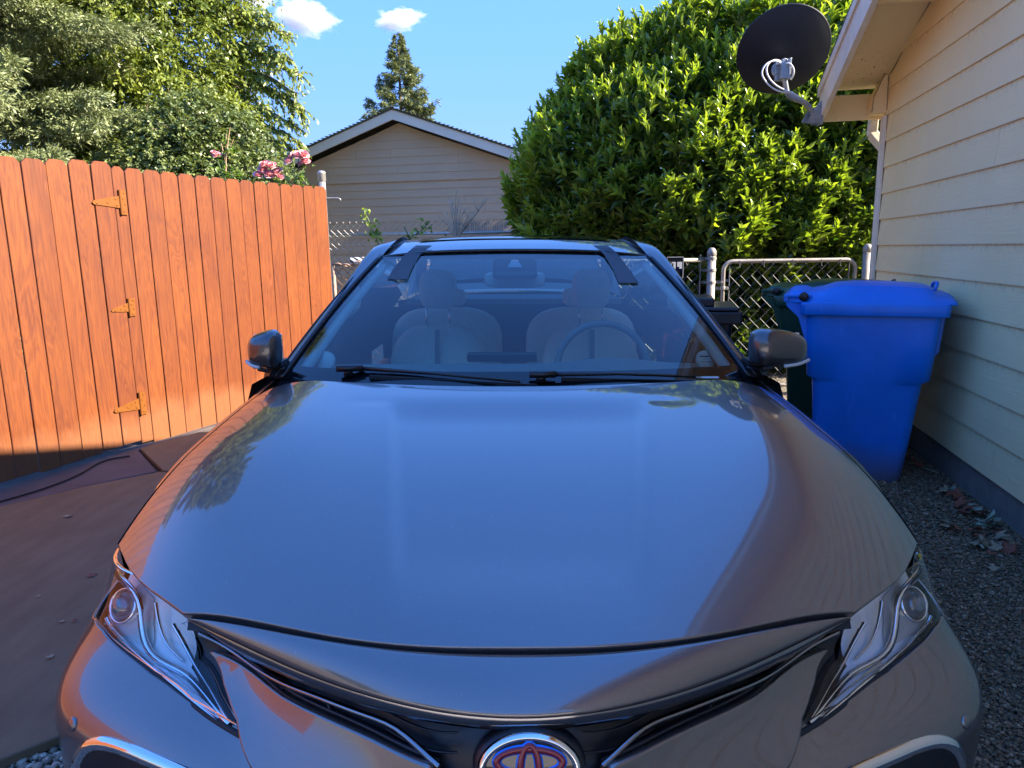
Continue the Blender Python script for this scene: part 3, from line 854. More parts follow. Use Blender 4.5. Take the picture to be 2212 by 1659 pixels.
# ---- cabin
m = MB()
P = []
for i in range(41):
    x = -.74 + 1.48 * i / 40; row = []
    for (y, z) in [(2.22, .935), (2.35, .950), (2.5, .965), (2.62, .968), (2.70, .955), (2.74, .90), (2.75, .70)]:
        hz = .022 * math.exp(-((x - .36) / .17) ** 2) * sst((y - 2.45) / .15)
        row.append(Vector((x, y + .06 * (x / .75) ** 2, z + hz - .01 * (x / .75) ** 2)))
    P.append(row)
m.grid(P); m.build('dashboard', DASHM, car, True, subsurf=1)
m = MB(); m.box((-.05, 2.66, .985), (.26, .03, .035)); m.build('centre_screen', GLOSSB, car, bevel=.006)
for s in (1, -1):
    # inner pillar trims
    m = MB(); P = []
    for i in range(15):
        t = i / 14; a = wscreen(s * .985, t, -.02); b_ = wscreen(s * .93, t, -.03)
        P.append([a, b_, b_ + Vector((s * .01, .08, .0)), a + Vector((0, .12, -.01))])
    m.grid(P); m.build('pillar_trim', TRIMM, car, True)
    m = MB(); m.lathe([(.035, 0), (.037, .004), (.030, .008), (.0005, .010)], wscreen(s * .90, .14, -.03) + Vector((0, .06, .0)), 20, Matrix.Rotation(rad(60), 3, 'X')); m.build('tweeter', TRIMM, car, True)
    # seats
    x = s * .365
    def cushion(c, d, name, mat, parent, rot=0, n=3.2, nu=20, nv=14):
        m = MB(); P = []
        M3 = Matrix.Rotation(rot, 3, 'X')
        for i in range(nu):
            a = 2 * PI * i / nu; row = []
            for j in range(nv + 1):
                b_ = -PI / 2 + PI * j / nv
                f = lambda v_, e: math.copysign(abs(v_) ** e, v_)
                q = Vector((d[0] / 2 * f(math.cos(b_), 2 / n) * f(math.cos(a), 2 / n), d[1] / 2 * f(math.cos(b_), 2 / n) * f(math.sin(a), 2 / n), d[2] / 2 * f(math.sin(b_), 2 / n)))
                row.append(Vector(c) + M3 @ q)
            P.append(row)
        m.grid(P, 0, True); return m.build(name, mat, parent, True)
    seat = cushion((x, 3.40, .79), (.47, .13, .50), 'seat', SEATM, car, rad(-14), 2.7)
    cushion((x, 3.12, .56), (.50, .50, .16), 'seat_cushion', SEATM, seat, 0)
    cushion((x, 3.455, 1.195), (.18, .10, .185), 'headrest', SEATM, seat, rad(-8), 3.5)
    for k in (-.055, .055):
        m = MB(); m.tube([(x + k, 3.42, 1.00), (x + k, 3.44, 1.13)], .0055, 6); m.build('headrest_post', CHROME, seat, True)
    m = MB(); m.bar((x, 3.325, .78), (x, 3.375, 1.01), .022, .006, (0, 1, 0)); m.build('seat_trim', DASHM, seat)
    cushion((s * .40, 4.25, .80), (.66, .16, .50), 'rear_seat', SEATM, car, rad(-16))
    cushion((s * .40, 4.36, 1.10), (.22, .10, .12), 'headrest', SEATM, car, 0)
cushion((0, 3.9, .55), (1.3, .6, .2), 'rear_bench', SEATM, car)
m = MB(); m.box((0, 4.62, 1.07), (1.3, .5, .03)); m.build('parcel_shelf', DASHM, car)
m = MB(); C_ = Vector((.36, 2.92, .905)); pts = []
for i in range(33):
    a = 2 * PI * i / 32; pts.append(C_ + Vector((.185 * math.cos(a), -.07 * math.sin(a) * -1 * .5, .175 * math.sin(a))))
m.tube(pts, .014, 8, cap=False); m.box(C_ - Vector((0, 0, .02)), (.16, .05, .10)); m.bar(C_ + Vector((-.18, 0, 0)), C_ + Vector((.18, 0, 0)), .03, .02)
m.build('steering_wheel', DASHM, car, True)
m = MB(); m.box((0, 0, 0), (.175, .03, .13)); o = m.build('camera_housing', BLACKP, ws, bevel=.02, bseg=3)
o.location = wscreen(.0, .90, -.03) + Vector((0, .01, -.008)); o.rotation_euler = (rad(-62), 0, 0)
m = MB(); m.prism([Vector((-.028, 0, -.018)), Vector((.028, 0, -.018)), Vector((.012, 0, .014)), Vector((-.012, 0, .014))], (0, .004, 0)); o = m.build('camera_window', simple('pale_sensor_window', (.35, .42, .48), .2, 0, 0), ws)
o.location = wscreen(.0, .885, -.006); o.rotation_euler = (rad(-30), 0, 0)
cushion((.0, 2.90, 1.262), (.245, .035, .068), 'rearview_mirror', PALE, ws, 0, 4)
m = MB(); m.box((-.0, 3.08, 1.352), (.86, .10, .02)); m.build('sun_visor', TRIMM, car, bevel=.01)

# ---- wipers
def wiper(pv, tip, blade0, blade1):
    m = MB()
    m.tube([pv + Vector((0, 0, -.01)), pv + Vector((0, -.002, .012))], [.016, .012], 10)
    m.bar(pv + Vector((-.035, -.004, .012)), pv + Vector((.045, -.003, .013)), .024, .018)
    m.tube([pv + Vector((.04, -.003, .012)), pv.lerp(tip, .5) + Vector((0, -.004, .016)), tip + Vector((0, 0, .008))], [.007, .005, .004], 6)
    o = m.build('wiper', BLACKP, car, True)
    m = MB(); m.bar(blade0, blade1, .012, .012); m.build('wiper_blade', RUBBER, o)
def wsp(x, y, off):
    f = lambda p: (p - wscreen(0, 0, off)).dot(Vector((0, -.46, .86)))
    best = None
    for i in range(-60, 61):
        for j in range(-6, 30):
            p = wscreen(i / 60, j / 60, off); d = cray(x, y); t = (p - CL).dot(d); e = (CL + d * t - p).length
            if best is None or e < best[0]: best = (e, p)
    return best[1]
wiper(wsp(752, 806, .01), wsp(1120, 829, .012), wsp(800, 812, .006), wsp(1165, 832, .006))
wiper(wsp(1165, 818, .01), wsp(1500, 822, .012), wsp(1215, 818, .006), wsp(1540, 828, .006))
# small marks and label on the glass
m = MB()
a_ = wsp(1522, 772, -.002)
for i, wd in enumerate((.030, .016, .034)):
    m.box(a_ + Vector((0, .010 - i * .014, .005 - i * .007)), (wd, .003, .0012 if i else .004))
m.build('glass_print', BLACKP, ws)
m = MB(); a_ = wsp(1530, 816, .002); m.box(a_, (.075, .007, .004), Matrix.Rotation(rad(26), 3, 'X')); m.build('label_plate', PALE, ws)
m = MB(); a_ = wsp(1123, 785, -.002)
m.box(a_, (.020, .004, .003)); m.build('glass_print', BLACKP, ws)

# ---- door mirrors
def mirror(s, kx=1.0):
    root_c = Vector((.865, 2.36, 1.058)); X_ = lambda x: .775 + (x - .775) * kx; n0_ = len(car.children)
    m = MB(); P = []
    f = lambda v_, e: math.copysign(abs(v_) ** e, v_)
    for i in range(28):
        a = 2 * PI * i / 28; row = []
        for j in range(17):
            b_ = -PI / 2 + PI * j / 16
            x = f(math.cos(b_), .62) * f(math.cos(a), .62); z = f(math.cos(b_), .62) * f(math.sin(a), .62); y = f(math.sin(b_), .8)
            ta = 1 + .10 * (-x)           # taller towards the car
            q = Vector((x * .100, y * .075 if y < 0 else y * .03, z * .062 * (1 - .16 * x) - .006 * x))
            # flat facets pushed forward on the shell
            q.y += .018 * x
            row.append(root_c + q)
        P.append([Vector((s * X_(r_.x), r_.y, r_.z)) for r_ in row])
    m.grid(P, 0, True); o = m.build('door_mirror', MIRP, car, True)
    m = MB(); m.hexa([Vector((s * X_(x), y, z)) for x, y, z in [(.775, 2.33, 1.0), (.93, 2.33, .995), (.93, 2.40, .995), (.775, 2.42, 1.0), (.765, 2.325, 1.022), (.955, 2.33, 1.012), (.955, 2.40, 1.012), (.765, 2.42, 1.022)]])
    m.bar((s * .80, 2.37, 1.005), (s * .83, 2.41, .94), .05, .05); m.bar((s * .78, 2.40, .985), (s * .86, 2.37, 1.01), .04, .05)
    m.build('mirror_base', BLACKP, o, bevel=.006)
    m = MB(); pts = resample([Vector((.87, 2.297, 1.006)), Vector((.92, 2.305, 1.012)), Vector((.962, 2.33, 1.022))], 8)
    m.tube([Vector((s * X_(p.x), p.y, p.z)) for p in pts], .006, 6); m.build('turn_signal', PALE, o, True)
    m = MB(); m.box((s * X_(.865), 2.386, 1.058), (.165 * kx, .006, .095)); m.build('mirror_glass', CHROME, o, bevel=.01)
mirror(1); mirror(-1, .58)

# ---- two strips of tape over the roof edge and glass
def tape(label, px):
    m = MB(); P = []
    for (xl, xr, y) in px:
        row = []
        for k in range(5):
            x = xl + (xr - xl) * k / 4
            p = None
            if y >= 541:
                best = None; d = cray(x, y)
                for i in range(-80, 81):
                    for j in range(40, 61):
                        q = wscreen(i / 80, j / 60, .006); t = (q - CL).dot(d); e = (CL + d * t - q).length
                        if best is None or e < best[0]: best = (e, t)
                p = CL + d * best[1]
            else:
                p = hit(x, y, lambda q: q.z - roofz(q.x, q.y) - .005, 2.95)
                if p is None: p = CL + cray(x, y) * (3.05 / cray(x, y).y)
            row.append(MCAR @ p)
        P.append(row)
    n = len(P)
    m.grid(P); b_ = MB(); 
    m.grid([[q - Vector((0, 0, .0015)) for q in r_] for r_ in P])
    o = m.build('tape_strip', TAPE, None, True)
    tag(o, label, 'tape', 'tape strips over the windscreen edge')
tape('dark tape strip stuck over the windscreen edge on the side of the wooden fence', [(899, 933, 530), (895, 929, 533), (890, 923, 537), (874, 908, 550), (850, 890, 580), (836, 879, 603)])
tape('dark creased tape strip stuck over the windscreen edge on the side of the bins', [(1282, 1312, 530), (1286, 1316, 533), (1292, 1322, 537), (1305, 1336, 550), (1324, 1360, 582), (1337, 1380, 611)])

# ================================================================== SETTING
# ---- ground
def groundmat():
    m, nt, b = newmat('dark_gravel_earth'); v = coords(nt)
    f = noise(nt, v, 3, 6); g = N(nt, 'ShaderNodeTexVoronoi'); g.inputs['Scale'].default_value = 45; nt.links.new(v, g.inputs['Vector'])
    c = ramp(nt, f, [(.3, (.16, .12, .07)), (.7, (.26, .20, .12))])
    c2 = mixc(nt, .45, c, ramp(nt, g.outputs['Color'], [(.2, (.05, .05, .052)), (.8, (.16, .155, .15))]))
    nt.links.new(c2, b.inputs['Base Color']); setp(b, None, .9)
    bump(nt, b, math_(nt, 'ADD', math_(nt, 'MULTIPLY', g.outputs['Distance'], -1.0), f), .8, .02)
    return m
m = MB(); m.add([(-300, -200, 0), (300, -200, 0), (300, 600, 0), (-300, 600, 0)], [(0, 1, 2, 3)])
tag(m.build('ground', groundmat()), kind='structure')
CONC = simple('pale_concrete', (.58, .53, .45), .85, 0, .15, 2, .3, 60)
m = MB(); m.prism([Vector((-5.5, -14, 0)), Vector((9, -14, 0)), Vector((9, -2.9, 0)), Vector((-5.5, -2.9, 0))], (0, 0, .03)); tag(m.build('driveway', CONC, None, recalc=True), kind='structure')  # unseen concrete behind the camera, added for its warm sunlit bounce
m = MB(); m.prism([Vector((-60, -24, 0)), Vector((60, -24, 0)), Vector((60, -15, 0)), Vector((-60, -15, 0))], (0, 0, .01)); tag(m.build('road', simple('worn_asphalt', (.16, .155, .15), .85, 0, .15, 2), None, recalc=True), kind='structure')
CREAM = simple('cream_stucco', (.62, .55, .42), .8, 0, .08, 2)
fh = empty('house', (0, -36, 0)); tag(fh, 'cream house across the street behind the camera, seen only mirrored in the car', 'house')
m = MB(); m.box((-3, 0, 1.6), (15, 8, 3.2)); m.build('wall', CREAM, fh)
m = MB(); m.prism([Vector((-11, 4.6, 3.1)), Vector((-11, -4.6, 3.1)), Vector((-11, 0, 5.2))], (16, 0, 0)); m.build('roof', simple('grey_shingles', (.12, .11, .10), .9, 0, .2), fh, recalc=True)
for x in (-8, -4, 1):
    m = MB(); m.box((x, 4.03, 1.7), (1.6, .06, 1.2)); m.build('window', GLOSSB, fh)
def padmat():
    m, nt, b = newmat('red_brown_slab'); v = coords(nt)
    f = noise(nt, v, 2.2, 6); f2 = noise(nt, v, 90, 3); st = noise(nt, coords(nt, (1, .25, 1)), 14, 5)
    c = ramp(nt, f, [(.3, (.115, .075, .036)), (.7, (.165, .110, .054))])
    c = mixc(nt, .25, c, ramp(nt, st, [(.35, (.070, .048, .024)), (.7, (.22, .155, .085))]))
    c = mixc(nt, ramp(nt, f2, [(.70, 0), (.76, 1)]), c, (.35, .28, .25))
    nt.links.new(c, b.inputs['Base Color']); setp(b, None, .75); bump(nt, b, f2, .35, .004)
    return m
PADM = padmat()
DPAD = simple('dark_worn_slab', (.075, .060, .058), .8, 0, .35, 5, .3, 90)
def slab(pts, top, name='pavement', mat=PADM, h=.035):
    m = MB(); m.prism([Vector((x, y, top - h)) for x, y in pts], (0, 0, h)); o = m.build(name, mat, None, bevel=.006, recalc=True); return tag(o, kind='structure')
g_ = lambda x, y: (gnd(x, y, .04).x, gnd(x, y, .04).y)
def off_(p, dx, dy): return (p[0] + dx, p[1] + dy)
pA, pB, pC, pD, pE = g_(0, 1644), g_(140, 1588), g_(346, 1020), g_(182, 1052), g_(0, 1096)
dirAB = Vector(pB) - Vector(pA); right = Vector(pA) + dirAB * 9
slab([tuple(Vector(pA) - dirAB * 12), (right.x, right.y), (-.55, 2.9), (-.75, 3.9), pC, pD, pE, (-4.9, 2.9)], .045)
slab([off_(pC, .01, .02), (-.76, 3.93), (-.9, 5.4), g_(430, 935), g_(303, 970)], .047)
slab([off_(pE, -.0, .015), off_(pD, -.01, .015), off_(pC, -.03, .02), off_(g_(303, 970), -.02, 0), g_(237, 990), g_(182, 1016), g_(109, 1049), g_(0, 1081), (-4.9, 3.05)], .041, mat=DPAD)
slab([g_(0, 1079), g_(109, 1046), g_(182, 1013), g_(237, 987), (g_(303, 968)[0], g_(303, 968)[1]), g_(440, 925), (-2.0, 6.6), (-2.55, 6.2), (-3.4, 4.2), (-5.0, 3.2)], .030, mat=DPAD)
m = MB(); m.tube(resample([gnd(-90, 1108, .05), gnd(0, 1083, .05), gnd(60, 1066, .05), gnd(109, 1050, .05), gnd(182, 1018, .05), gnd(237, 992, .05), gnd(280, 985, .05)], 40), .006, 6)
tag(m.build('rubber_edging', RUBBER, None, True), 'thin black rubber edging curving along the foot of the orange fence', 'edging strip')

# ---- gravel pebbles
def gravelmat(cols, name):
    m, nt, b = newmat(name); a = N(nt, 'ShaderNodeAttribute', attribute_name='tint')
    nt.links.new(ramp(nt, a.outputs['Fac'], cols), b.inputs['Base Color']); setp(b, None, .8)
    bump(nt, b, noise(nt, coords(nt), 300, 3), .3, .002); return m
_ph = (1 + 5 ** .5) / 2
ICO = np.array([(-1, _ph, 0), (1, _ph, 0), (-1, -_ph, 0), (1, -_ph, 0), (0, -1, _ph), (0, 1, _ph), (0, -1, -_ph), (0, 1, -_ph), (_ph, 0, -1), (_ph, 0, 1), (-_ph, 0, -1), (-_ph, 0, 1)]) / math.hypot(1, _ph)
ICF = np.array([(0, 11, 5), (0, 5, 1), (0, 1, 7), (0, 7, 10), (0, 10, 11), (1, 5, 9), (5, 11, 4), (11, 10, 2), (10, 7, 6), (7, 1, 8), (3, 9, 4), (3, 4, 2), (3, 2, 6), (3, 6, 8), (3, 8, 9), (4, 9, 5), (2, 4, 11), (6, 2, 10), (8, 6, 7), (9, 8, 1)])
def pebbles(name, quad, n, smin, smax, mat, zlo=0.0):
    q = np.array(quad, float); u = RNG.random((n, 2))
    P = (q[0] * (1 - u[:, :1]) * (1 - u[:, 1:]) + q[1] * u[:, :1] * (1 - u[:, 1:]) + q[2] * u[:, :1] * u[:, 1:] + q[3] * (1 - u[:, :1]) * u[:, 1:])
    sz = smin + (smax - smin) * RNG.random(n) ** 2.2
    a = RNG.random(n) * 2 * PI; ca, sa = np.cos(a), np.sin(a)
    V = ICO[None] * (1 + .18 * RNG.standard_normal((n, 12, 1)))
    sc_ = np.stack([sz, sz * RNG.uniform(.6, 1, n), sz * RNG.uniform(.35, .7, n)], 1)[:, None]
    V = V * sc_
    X = V[..., 0] * ca[:, None] - V[..., 1] * sa[:, None]; Y = V[..., 0] * sa[:, None] + V[..., 1] * ca[:, None]
    z = zlo + sz * .25 + RNG.random(n) * .012
    V = np.stack([X + P[:, 0:1], Y + P[:, 1:2], V[..., 2] + z[:, None]], -1).reshape(-1, 3)
    F = (ICF[None] + (np.arange(n) * 12)[:, None, None]).reshape(-1, 3)
    o = np_mesh(name, V, None, F, mat, None, np.repeat(RNG.random(n), 12), True)
    return tag(o, kind='stuff')
GR1 = gravelmat([(0, (.12, .082, .044)), (.7, (.19, .135, .075)), (1, (.36, .27, .17))], 'dark_pebbles')
GR2 = gravelmat([(0, (.12, .10, .07)), (.6, (.30, .25, .18)), (1, (.5, .42, .31))], 'grey_pebbles')
pebbles('gravel', [(.85, 1.2), (2.0, .9), (2.45, 3.2), (1.05, 3.2)], 80000, .0025, .0095, GR1)
pebbles('gravel', [(1.05, 3.1), (2.45, 3.1), (2.75, 5.2), (1.2, 5.2)], 34000, .004, .012, GR1)
pebbles('gravel', [(-2.1, .9), (-.7, .9), (-.8, 2.4), (-2.0, 1.75)], 16000, .005, .017, GR2)

# ---- orange wooden fence and gate
def cedar():
    m, nt, b = newmat('orange_stained_cedar')
    geo = N(nt, 'ShaderNodeNewGeometry'); tc = N(nt, 'ShaderNodeTexCoord')
    off = N(nt, 'ShaderNodeVectorMath', operation='SCALE'); cmb = N(nt, 'ShaderNodeCombineXYZ')
    for i in range(3): nt.links.new(geo.outputs['Random Per Island'], cmb.inputs[i])
    nt.links.new(cmb.outputs[0], off.inputs[0]); off.inputs['Scale'].default_value = 37.0
    add = N(nt, 'ShaderNodeVectorMath', operation='ADD'); nt.links.new(tc.outputs['Object'], add.inputs[0]); nt.links.new(off.outputs[0], add.inputs[1])
    mp = N(nt, 'ShaderNodeMapping'); mp.inputs['Scale'].default_value = (1, 1, .09); nt.links.new(add.outputs[0], mp.inputs['Vector'])
    mp2 = N(nt, 'ShaderNodeMapping'); mp2.inputs['Scale'].default_value = (1, 1, .035); nt.links.new(add.outputs[0], mp2.inputs['Vector'])
    big = noise(nt, mp.outputs[0], 9, 3, .5, 1.2)
    rings = math_(nt, 'FRACT', math_(nt, 'MULTIPLY', big, 13.0))
    rings = math_(nt, 'ABSOLUTE', math_(nt, 'SUBTRACT', rings, .5))
    fine = noise(nt, mp2.outputs[0], 80, 6, .75)
    blot = noise(nt, add.outputs[0], 2.3, 4)
    c = ramp(nt, rings, [(0, (.32, .072, .010)), (.5, (.76, .275, .048))])
    c = mixc(nt, .36, c, ramp(nt, fine, [(.40, (.22, .045, .010)), (.60, (.90, .36, .09))]))
    c = mixc(nt, .40, c, ramp(nt, blot, [(.32, (.40, .095, .022)), (.68, (.74, .26, .045))]))
    # per board
    pb = ramp(nt, geo.outputs['Random Per Island'], [(0, (.88, .84, .78)), (.35, (1.0, 1.0, 1.0)), (.7, (.90, .85, .82)), (1, (1.12, 1.18, 1.1))])
    c = mixc(nt, 1.0, c, pb, 'MULTIPLY'); c = mixc(nt, 1.0, c, (.285, .195, .050), 'MULTIPLY')
    # knots
    kv = N(nt, 'ShaderNodeMapping'); kv.inputs['Scale'].default_value = (1, 1, .55); nt.links.new(add.outputs[0], kv.inputs['Vector'])
    vo = N(nt, 'ShaderNodeTexVoronoi'); vo.inputs['Scale'].default_value = 4.2; nt.links.new(kv.outputs[0], vo.inputs['Vector'])
    kn = ramp(nt, vo.outputs['Distance'], [(.05, 1), (.11, 0)])
    c = mixc(nt, math_(nt, 'MULTIPLY', kn, .7), c, (.22, .05, .012))
    # splashed earth near the ground
    sx = N(nt, 'ShaderNodeSeparateXYZ'); nt.links.new(tc.outputs['Object'], sx.inputs[0])
    dirt = ramp(nt, math_(nt, 'ADD', sx.outputs[2], math_(nt, 'MULTIPLY', blot, -.35)), [(.02, 1), (.16, 0)])
    c = mixc(nt, math_(nt, 'MULTIPLY', dirt, .30), c, (.34, .16, .07))
    nt.links.new(c, b.inputs['Base Color']); setp(b, None, .62)
    hgt = math_(nt, 'ADD', math_(nt, 'MULTIPLY', rings, .5), math_(nt, 'MULTIPLY', fine, .8))
    hgt = math_(nt, 'SUBTRACT', hgt, math_(nt, 'MULTIPLY', kn, .6))
    bump(nt, b, hgt, .35, .004)
    return m
CEDAR = cedar()
HINGEM = simple('painted_orange_steel', (.22, .075, .012), .42, .2, .12, 25, .1, 200)
F0, F1 = Vector((-3.077, 4.086, 0)), Vector((-1.809, 7.164, 0))
Fd = (F1 - F0); Fd.z = 0; Fd.normalize(); Fn = Vector((Fd.y, -Fd.x, 0))   # faces the driveway
def fs(x, y): return (on_plane(x, y, F0, Fn) - F0).dot(Fd), on_plane(x, y, F0, Fn).z
tops = [(0, 972), (147, 985), (302, 990), (441, 993), (576, 1003), (702, 1036), (784, 1047), (897, 1058), (1007, 1070), (1113, 1082), (1214, 1093), (1311, 1104), (1406, 1114), (1496, 1122), (1579, 1131), (1661, 1137), (1741, 1147), (1813, 1150), (1885, 1157), (1954, 1160), (2030, 1162)]
ss = [fs(x * .3471, 400)[0] for x, _ in tops]
hz = [fs(x * .3471 + 12, y * .3471)[1] for x, y in tops]
def picket(m, s0, s1, top, z0=.03, dog=.028, dn=0.0, lean=0.0, th=.017):
    gp = .0034; s0 += gp; s1 -= gp; w_ = s1 - s0; dg = min(dog, w_ * .28)
    out = [(s0, z0), (s1, z0), (s1, top - dg), (s1 - dg, top), (s0 + dg, top), (s0, top - dg)]
    P = [F0 + Fd * (s_ + lean * (z_ - 1)) + Vector((0, 0, z_)) + Fn * dn for s_, z_ in out]
    n = len(P); q = [p - Fn * th for p in P]
    m.add(P + q, [tuple(range(n)), tuple(range(2 * n - 1, n - 1, -1))] + [(i, i + n, (i + 1) % n + n, (i + 1) % n) for i in range(n)])
mf, mg, mh = MB(), MB(), MB()
gate_s = ss[5]
cur = ss[0]
for i in range(20):
    j = random.uniform(-.004, .004)
    if i < 6: picket(mg, ss[i], ss[i + 1], hz[i], .055 + random.uniform(-.01, .015), .03, .003 * math.sin(i * 2.1) + random.uniform(-.002, .002), random.uniform(-.002, .003))
    else: picket(mf, ss[i], ss[i + 1], hz[i], .02 + random.uniform(-.01, .01), .028, random.uniform(-.003, .003), random.uniform(-.002, .002))
s_ = ss[0]
for i in range(9):
    picket(mg, s_ - .145, s_, hz[0] + random.uniform(-.008, .008), .06, .03, random.uniform(-.003, .003)); s_ -= .1465
sgl = s_
for i in range(30):
    picket(mh, s_ - .15, s_ - .004, 1.95 + random.uniform(-.008, .008), .02, .03, random.uniform(-.003, .003)); s_ -= .1465
ff2 = empty('wooden_fence', F0 + Fd * (sgl - 1)); tag(ff2, 'orange picket fence run continuing beyond the gate out of the picture at left', 'fence')
fence = empty('wooden_fence', F0 + Fd * 1.5)
tag(fence, 'orange stained wooden picket fence with dog-eared boards left of the car', 'fence')
gate = empty('wooden_gate', F0)
tag(gate, 'orange stained wooden gate on three triangular strap hinges at the picture edge', 'gate')
def reparent(o, root):
    o.parent = root; o.matrix_parent_inverse = Matrix.Translation(-root.location)
    return o
reparent(mf.build('boards', CEDAR, None, bevel=.0025, bseg=1), fence)
reparent(mh.build('boards', CEDAR, None, bevel=.0025, bseg=1), ff2)
reparent(mg.build('boards', CEDAR, None, bevel=.0025, bseg=1), gate)
m = MB()
for z in (.35, 1.05, 1.72):
    m.bar(F0 + Fd * ss[6] - Fn * .037 + Vector((0, 0, z)), F0 + Fd * ss[20] - Fn * .037 + Vector((0, 0, z)), .038, .089)
reparent(m.build('rails', CEDAR), fence)
for s_ in (ss[20] - .05, ss[13], ss[6] + .05, sgl - .1, sgl - 2.4):
    m = MB(); p = F0 + Fd * s_ - Fn * .10; m.box(p + Vector((0, 0, .93)), (.089, .089, 1.86), Matrix.Rotation(-math.atan2(Fd.x, Fd.y), 3, 'Z')); reparent(m.build('post', CEDAR), fence if s_ > sgl else ff2)
m = MB()
for z in (.35, 1.05, 1.72):
    m.bar(F0 + Fd * (sgl + .02) - Fn * .037 + Vector((0, 0, z)), F0 + Fd * (ss[6] - .02) - Fn * .037 + Vector((0, 0, z)), .038, .089)
reparent(m.build('rails', CEDAR), gate)
def hinge(px, py, L, hh):
    s_, z_ = fs(px, py); m = MB()
    C0 = F0 + Fd * s_ + Vector((0, 0, z_)) + Fn * .0045
    V = lambda a, b_, o=0: C0 + Fd * a + Vector((0, 0, b_)) + Fn * o
    # strap (tapering to the tip) and butt plate
    tip = -L; tl_ = -.012
    st = [V(0, hh * .26), V(tip, hh * .09 + tl_), V(tip - .012, tl_), V(tip, -hh * .07 + tl_), V(0, -hh * .24)]
    m.prism(st[::-1], Fn * .005)
    m.prism([V(.006, -hh / 2), V(.050, -hh / 2), V(.050, hh / 2), V(.006, hh / 2)][::-1], Fn * .005)
    m.tube([V(.002, -hh / 2, .006), V(.002, hh / 2, .006)], .0095, 10)
    for (a, b_) in [(.034, hh * .38), (.022, hh * .16), (.036, -hh * .08), (.026, -hh * .36), (-.035, hh * .13), (-.03, -hh * .12), (-L * .5, tl_ * .5), (tip + .02, tl_)]:
        m.lathe([(.0075, .005), (.0065, .0085), (.0002, .0095)], V(a, b_), 10, Vector((0, 0, 1)).rotation_difference(Fn).to_matrix())
    return reparent(m.build('hinge', HINGEM, None, recalc=True), gate)
hinge(258, 437, .20, .165); hinge(277, 664, .13, .125); hinge(301, 872, .20, .165)

# grey post at the fence end, with its hook hardware
GALV = simple('galvanised_steel', (.50, .47, .42), .42, .7, .15, 12, .1, 120)
OLDG = simple('weathered_galvanised_steel', (.34, .31, .27), .55, .4, .25, 10, .15, 120)
p = at(694, 372, 7.45); m = MB()
pr_ = empty('steel_post', (p.x, p.y, 0)); tag(pr_, 'pale grey capped steel post rising behind the end of the orange fence', 'post')
m.tube([(0, 0, 0), (0, 0, p.z - .02)], .036, 20); m.build('post', GALV, pr_, True)
m = MB(); m.lathe([(.039, -.09), (.042, -.085), (.042, -.015), (.044, -.010), (.042, .0), (.030, .012), (.0005, .018)], (0, 0, p.z), 20); m.build('cap', GALV, pr_, True)
m = MB(); h_ = at(708, 428, 7.45) - Vector((p.x, p.y, 0)); h2 = at(736, 434, 7.45) - Vector((p.x, p.y, 0))
m.tube(resample([h_ - Vector((.05, 0, 0)), h_, h2 - Vector((.03, 0, -.028)), h2 - Vector((.005, 0, -.02)), h2], 14), .006, 8); m.build('hook', GALV, pr_, True)

# ---- house with lap siding (right)
HA = math.atan(.2085)
HO = Vector((1.714, 0, 0))
house = empty('house', HO, -HA)
tag(house, 'cream clapboard house gable with deep overhanging eave at the right edge', 'house')
def sidingmat():
    m, nt, b = newmat('cream_lap_siding'); v = coords(nt, (1, .07, 1)); vv = coords(nt)
    gr = noise(nt, v, 75, 6, .65, .8); pt = noise(nt, vv, 1.7, 5); bl = noise(nt, vv, 30, 4)
    c = ramp(nt, pt, [(.3, (.92, .72, .37)), (.7, (.97, .78, .42))])
    tc = N(nt, 'ShaderNodeTexCoord'); sx = N(nt, 'ShaderNodeSeparateXYZ'); nt.links.new(tc.outputs['Object'], sx.inputs[0])
    fr = math_(nt, 'FRACT', math_(nt, 'DIVIDE', math_(nt, 'SUBTRACT', sx.outputs[2], .183), .198))
    lap = ramp(nt, fr, [(0, 0), (.72, 0), (.97, 1), (1, 1)])
    mask = math_(nt, 'MULTIPLY', lap, ramp(nt, bl, [(.50, 0), (.66, 1)]))
    c = mixc(nt, math_(nt, 'MULTIPLY', mask, .28), c, (.22, .18, .12))
    low = ramp(nt, fr, [(0, .5), (.03, .2), (.06, 0)])
    c = mixc(nt, math_(nt, 'MULTIPLY', low, .35), c, (.33, .26, .17))
    sp = noise(nt, vv, 160, 2); c = mixc(nt, ramp(nt, sp, [(.74, 0), (.78, .8)]), c, (.12, .10, .08))
    nt.links.new(c, b.inputs['Base Color']); setp(b, None, .6); bump(nt, b, gr, .45, .006)
    return m
SIDE = sidingmat()
WHITE = simple('weathered_white_paint', (.80, .70, .54), .6, 0, .12, 8, .25, 60)
SOFF = None
def soffmat():
    m, nt, b = newmat('cream_soffit_paint'); vv = coords(nt)
    c = ramp(nt, noise(nt, vv, 3, 5), [(.3, (.86, .66, .32)), (.7, (.93, .74, .40))])
    pe = noise(nt, coords(nt, (1, .15, 1)), 60, 3, .7); zone = noise(nt, vv, 2.4, 3)
    k = math_(nt, 'MULTIPLY', ramp(nt, pe, [(.64, 0), (.68, 1)]), ramp(nt, zone, [(.48, 0), (.58, 1)]))
    c = mixc(nt, k, c, (.22, .13, .07)); nt.links.new(c, b.inputs['Base Color']); setp(b, None, .65); bump(nt, b, pe, .2, .003)
    return m
SOFF = soffmat()
SKIRT = simple('grey_skirt_board', (.20, .19, .165), .8, 0, .2, 10, .6, 60)
YF, YR = 6.03, 1.9         # far corner and ridge in house space
def zs(y): return 2.67 + .33 * (YF - y) if y > YR else 2.67 + .33 * (YF - YR) - .33 * (YR - y)
YN = 2 * YR - YF           # near eave corner
EX = .198
m = MB()
z = .183; k = 0
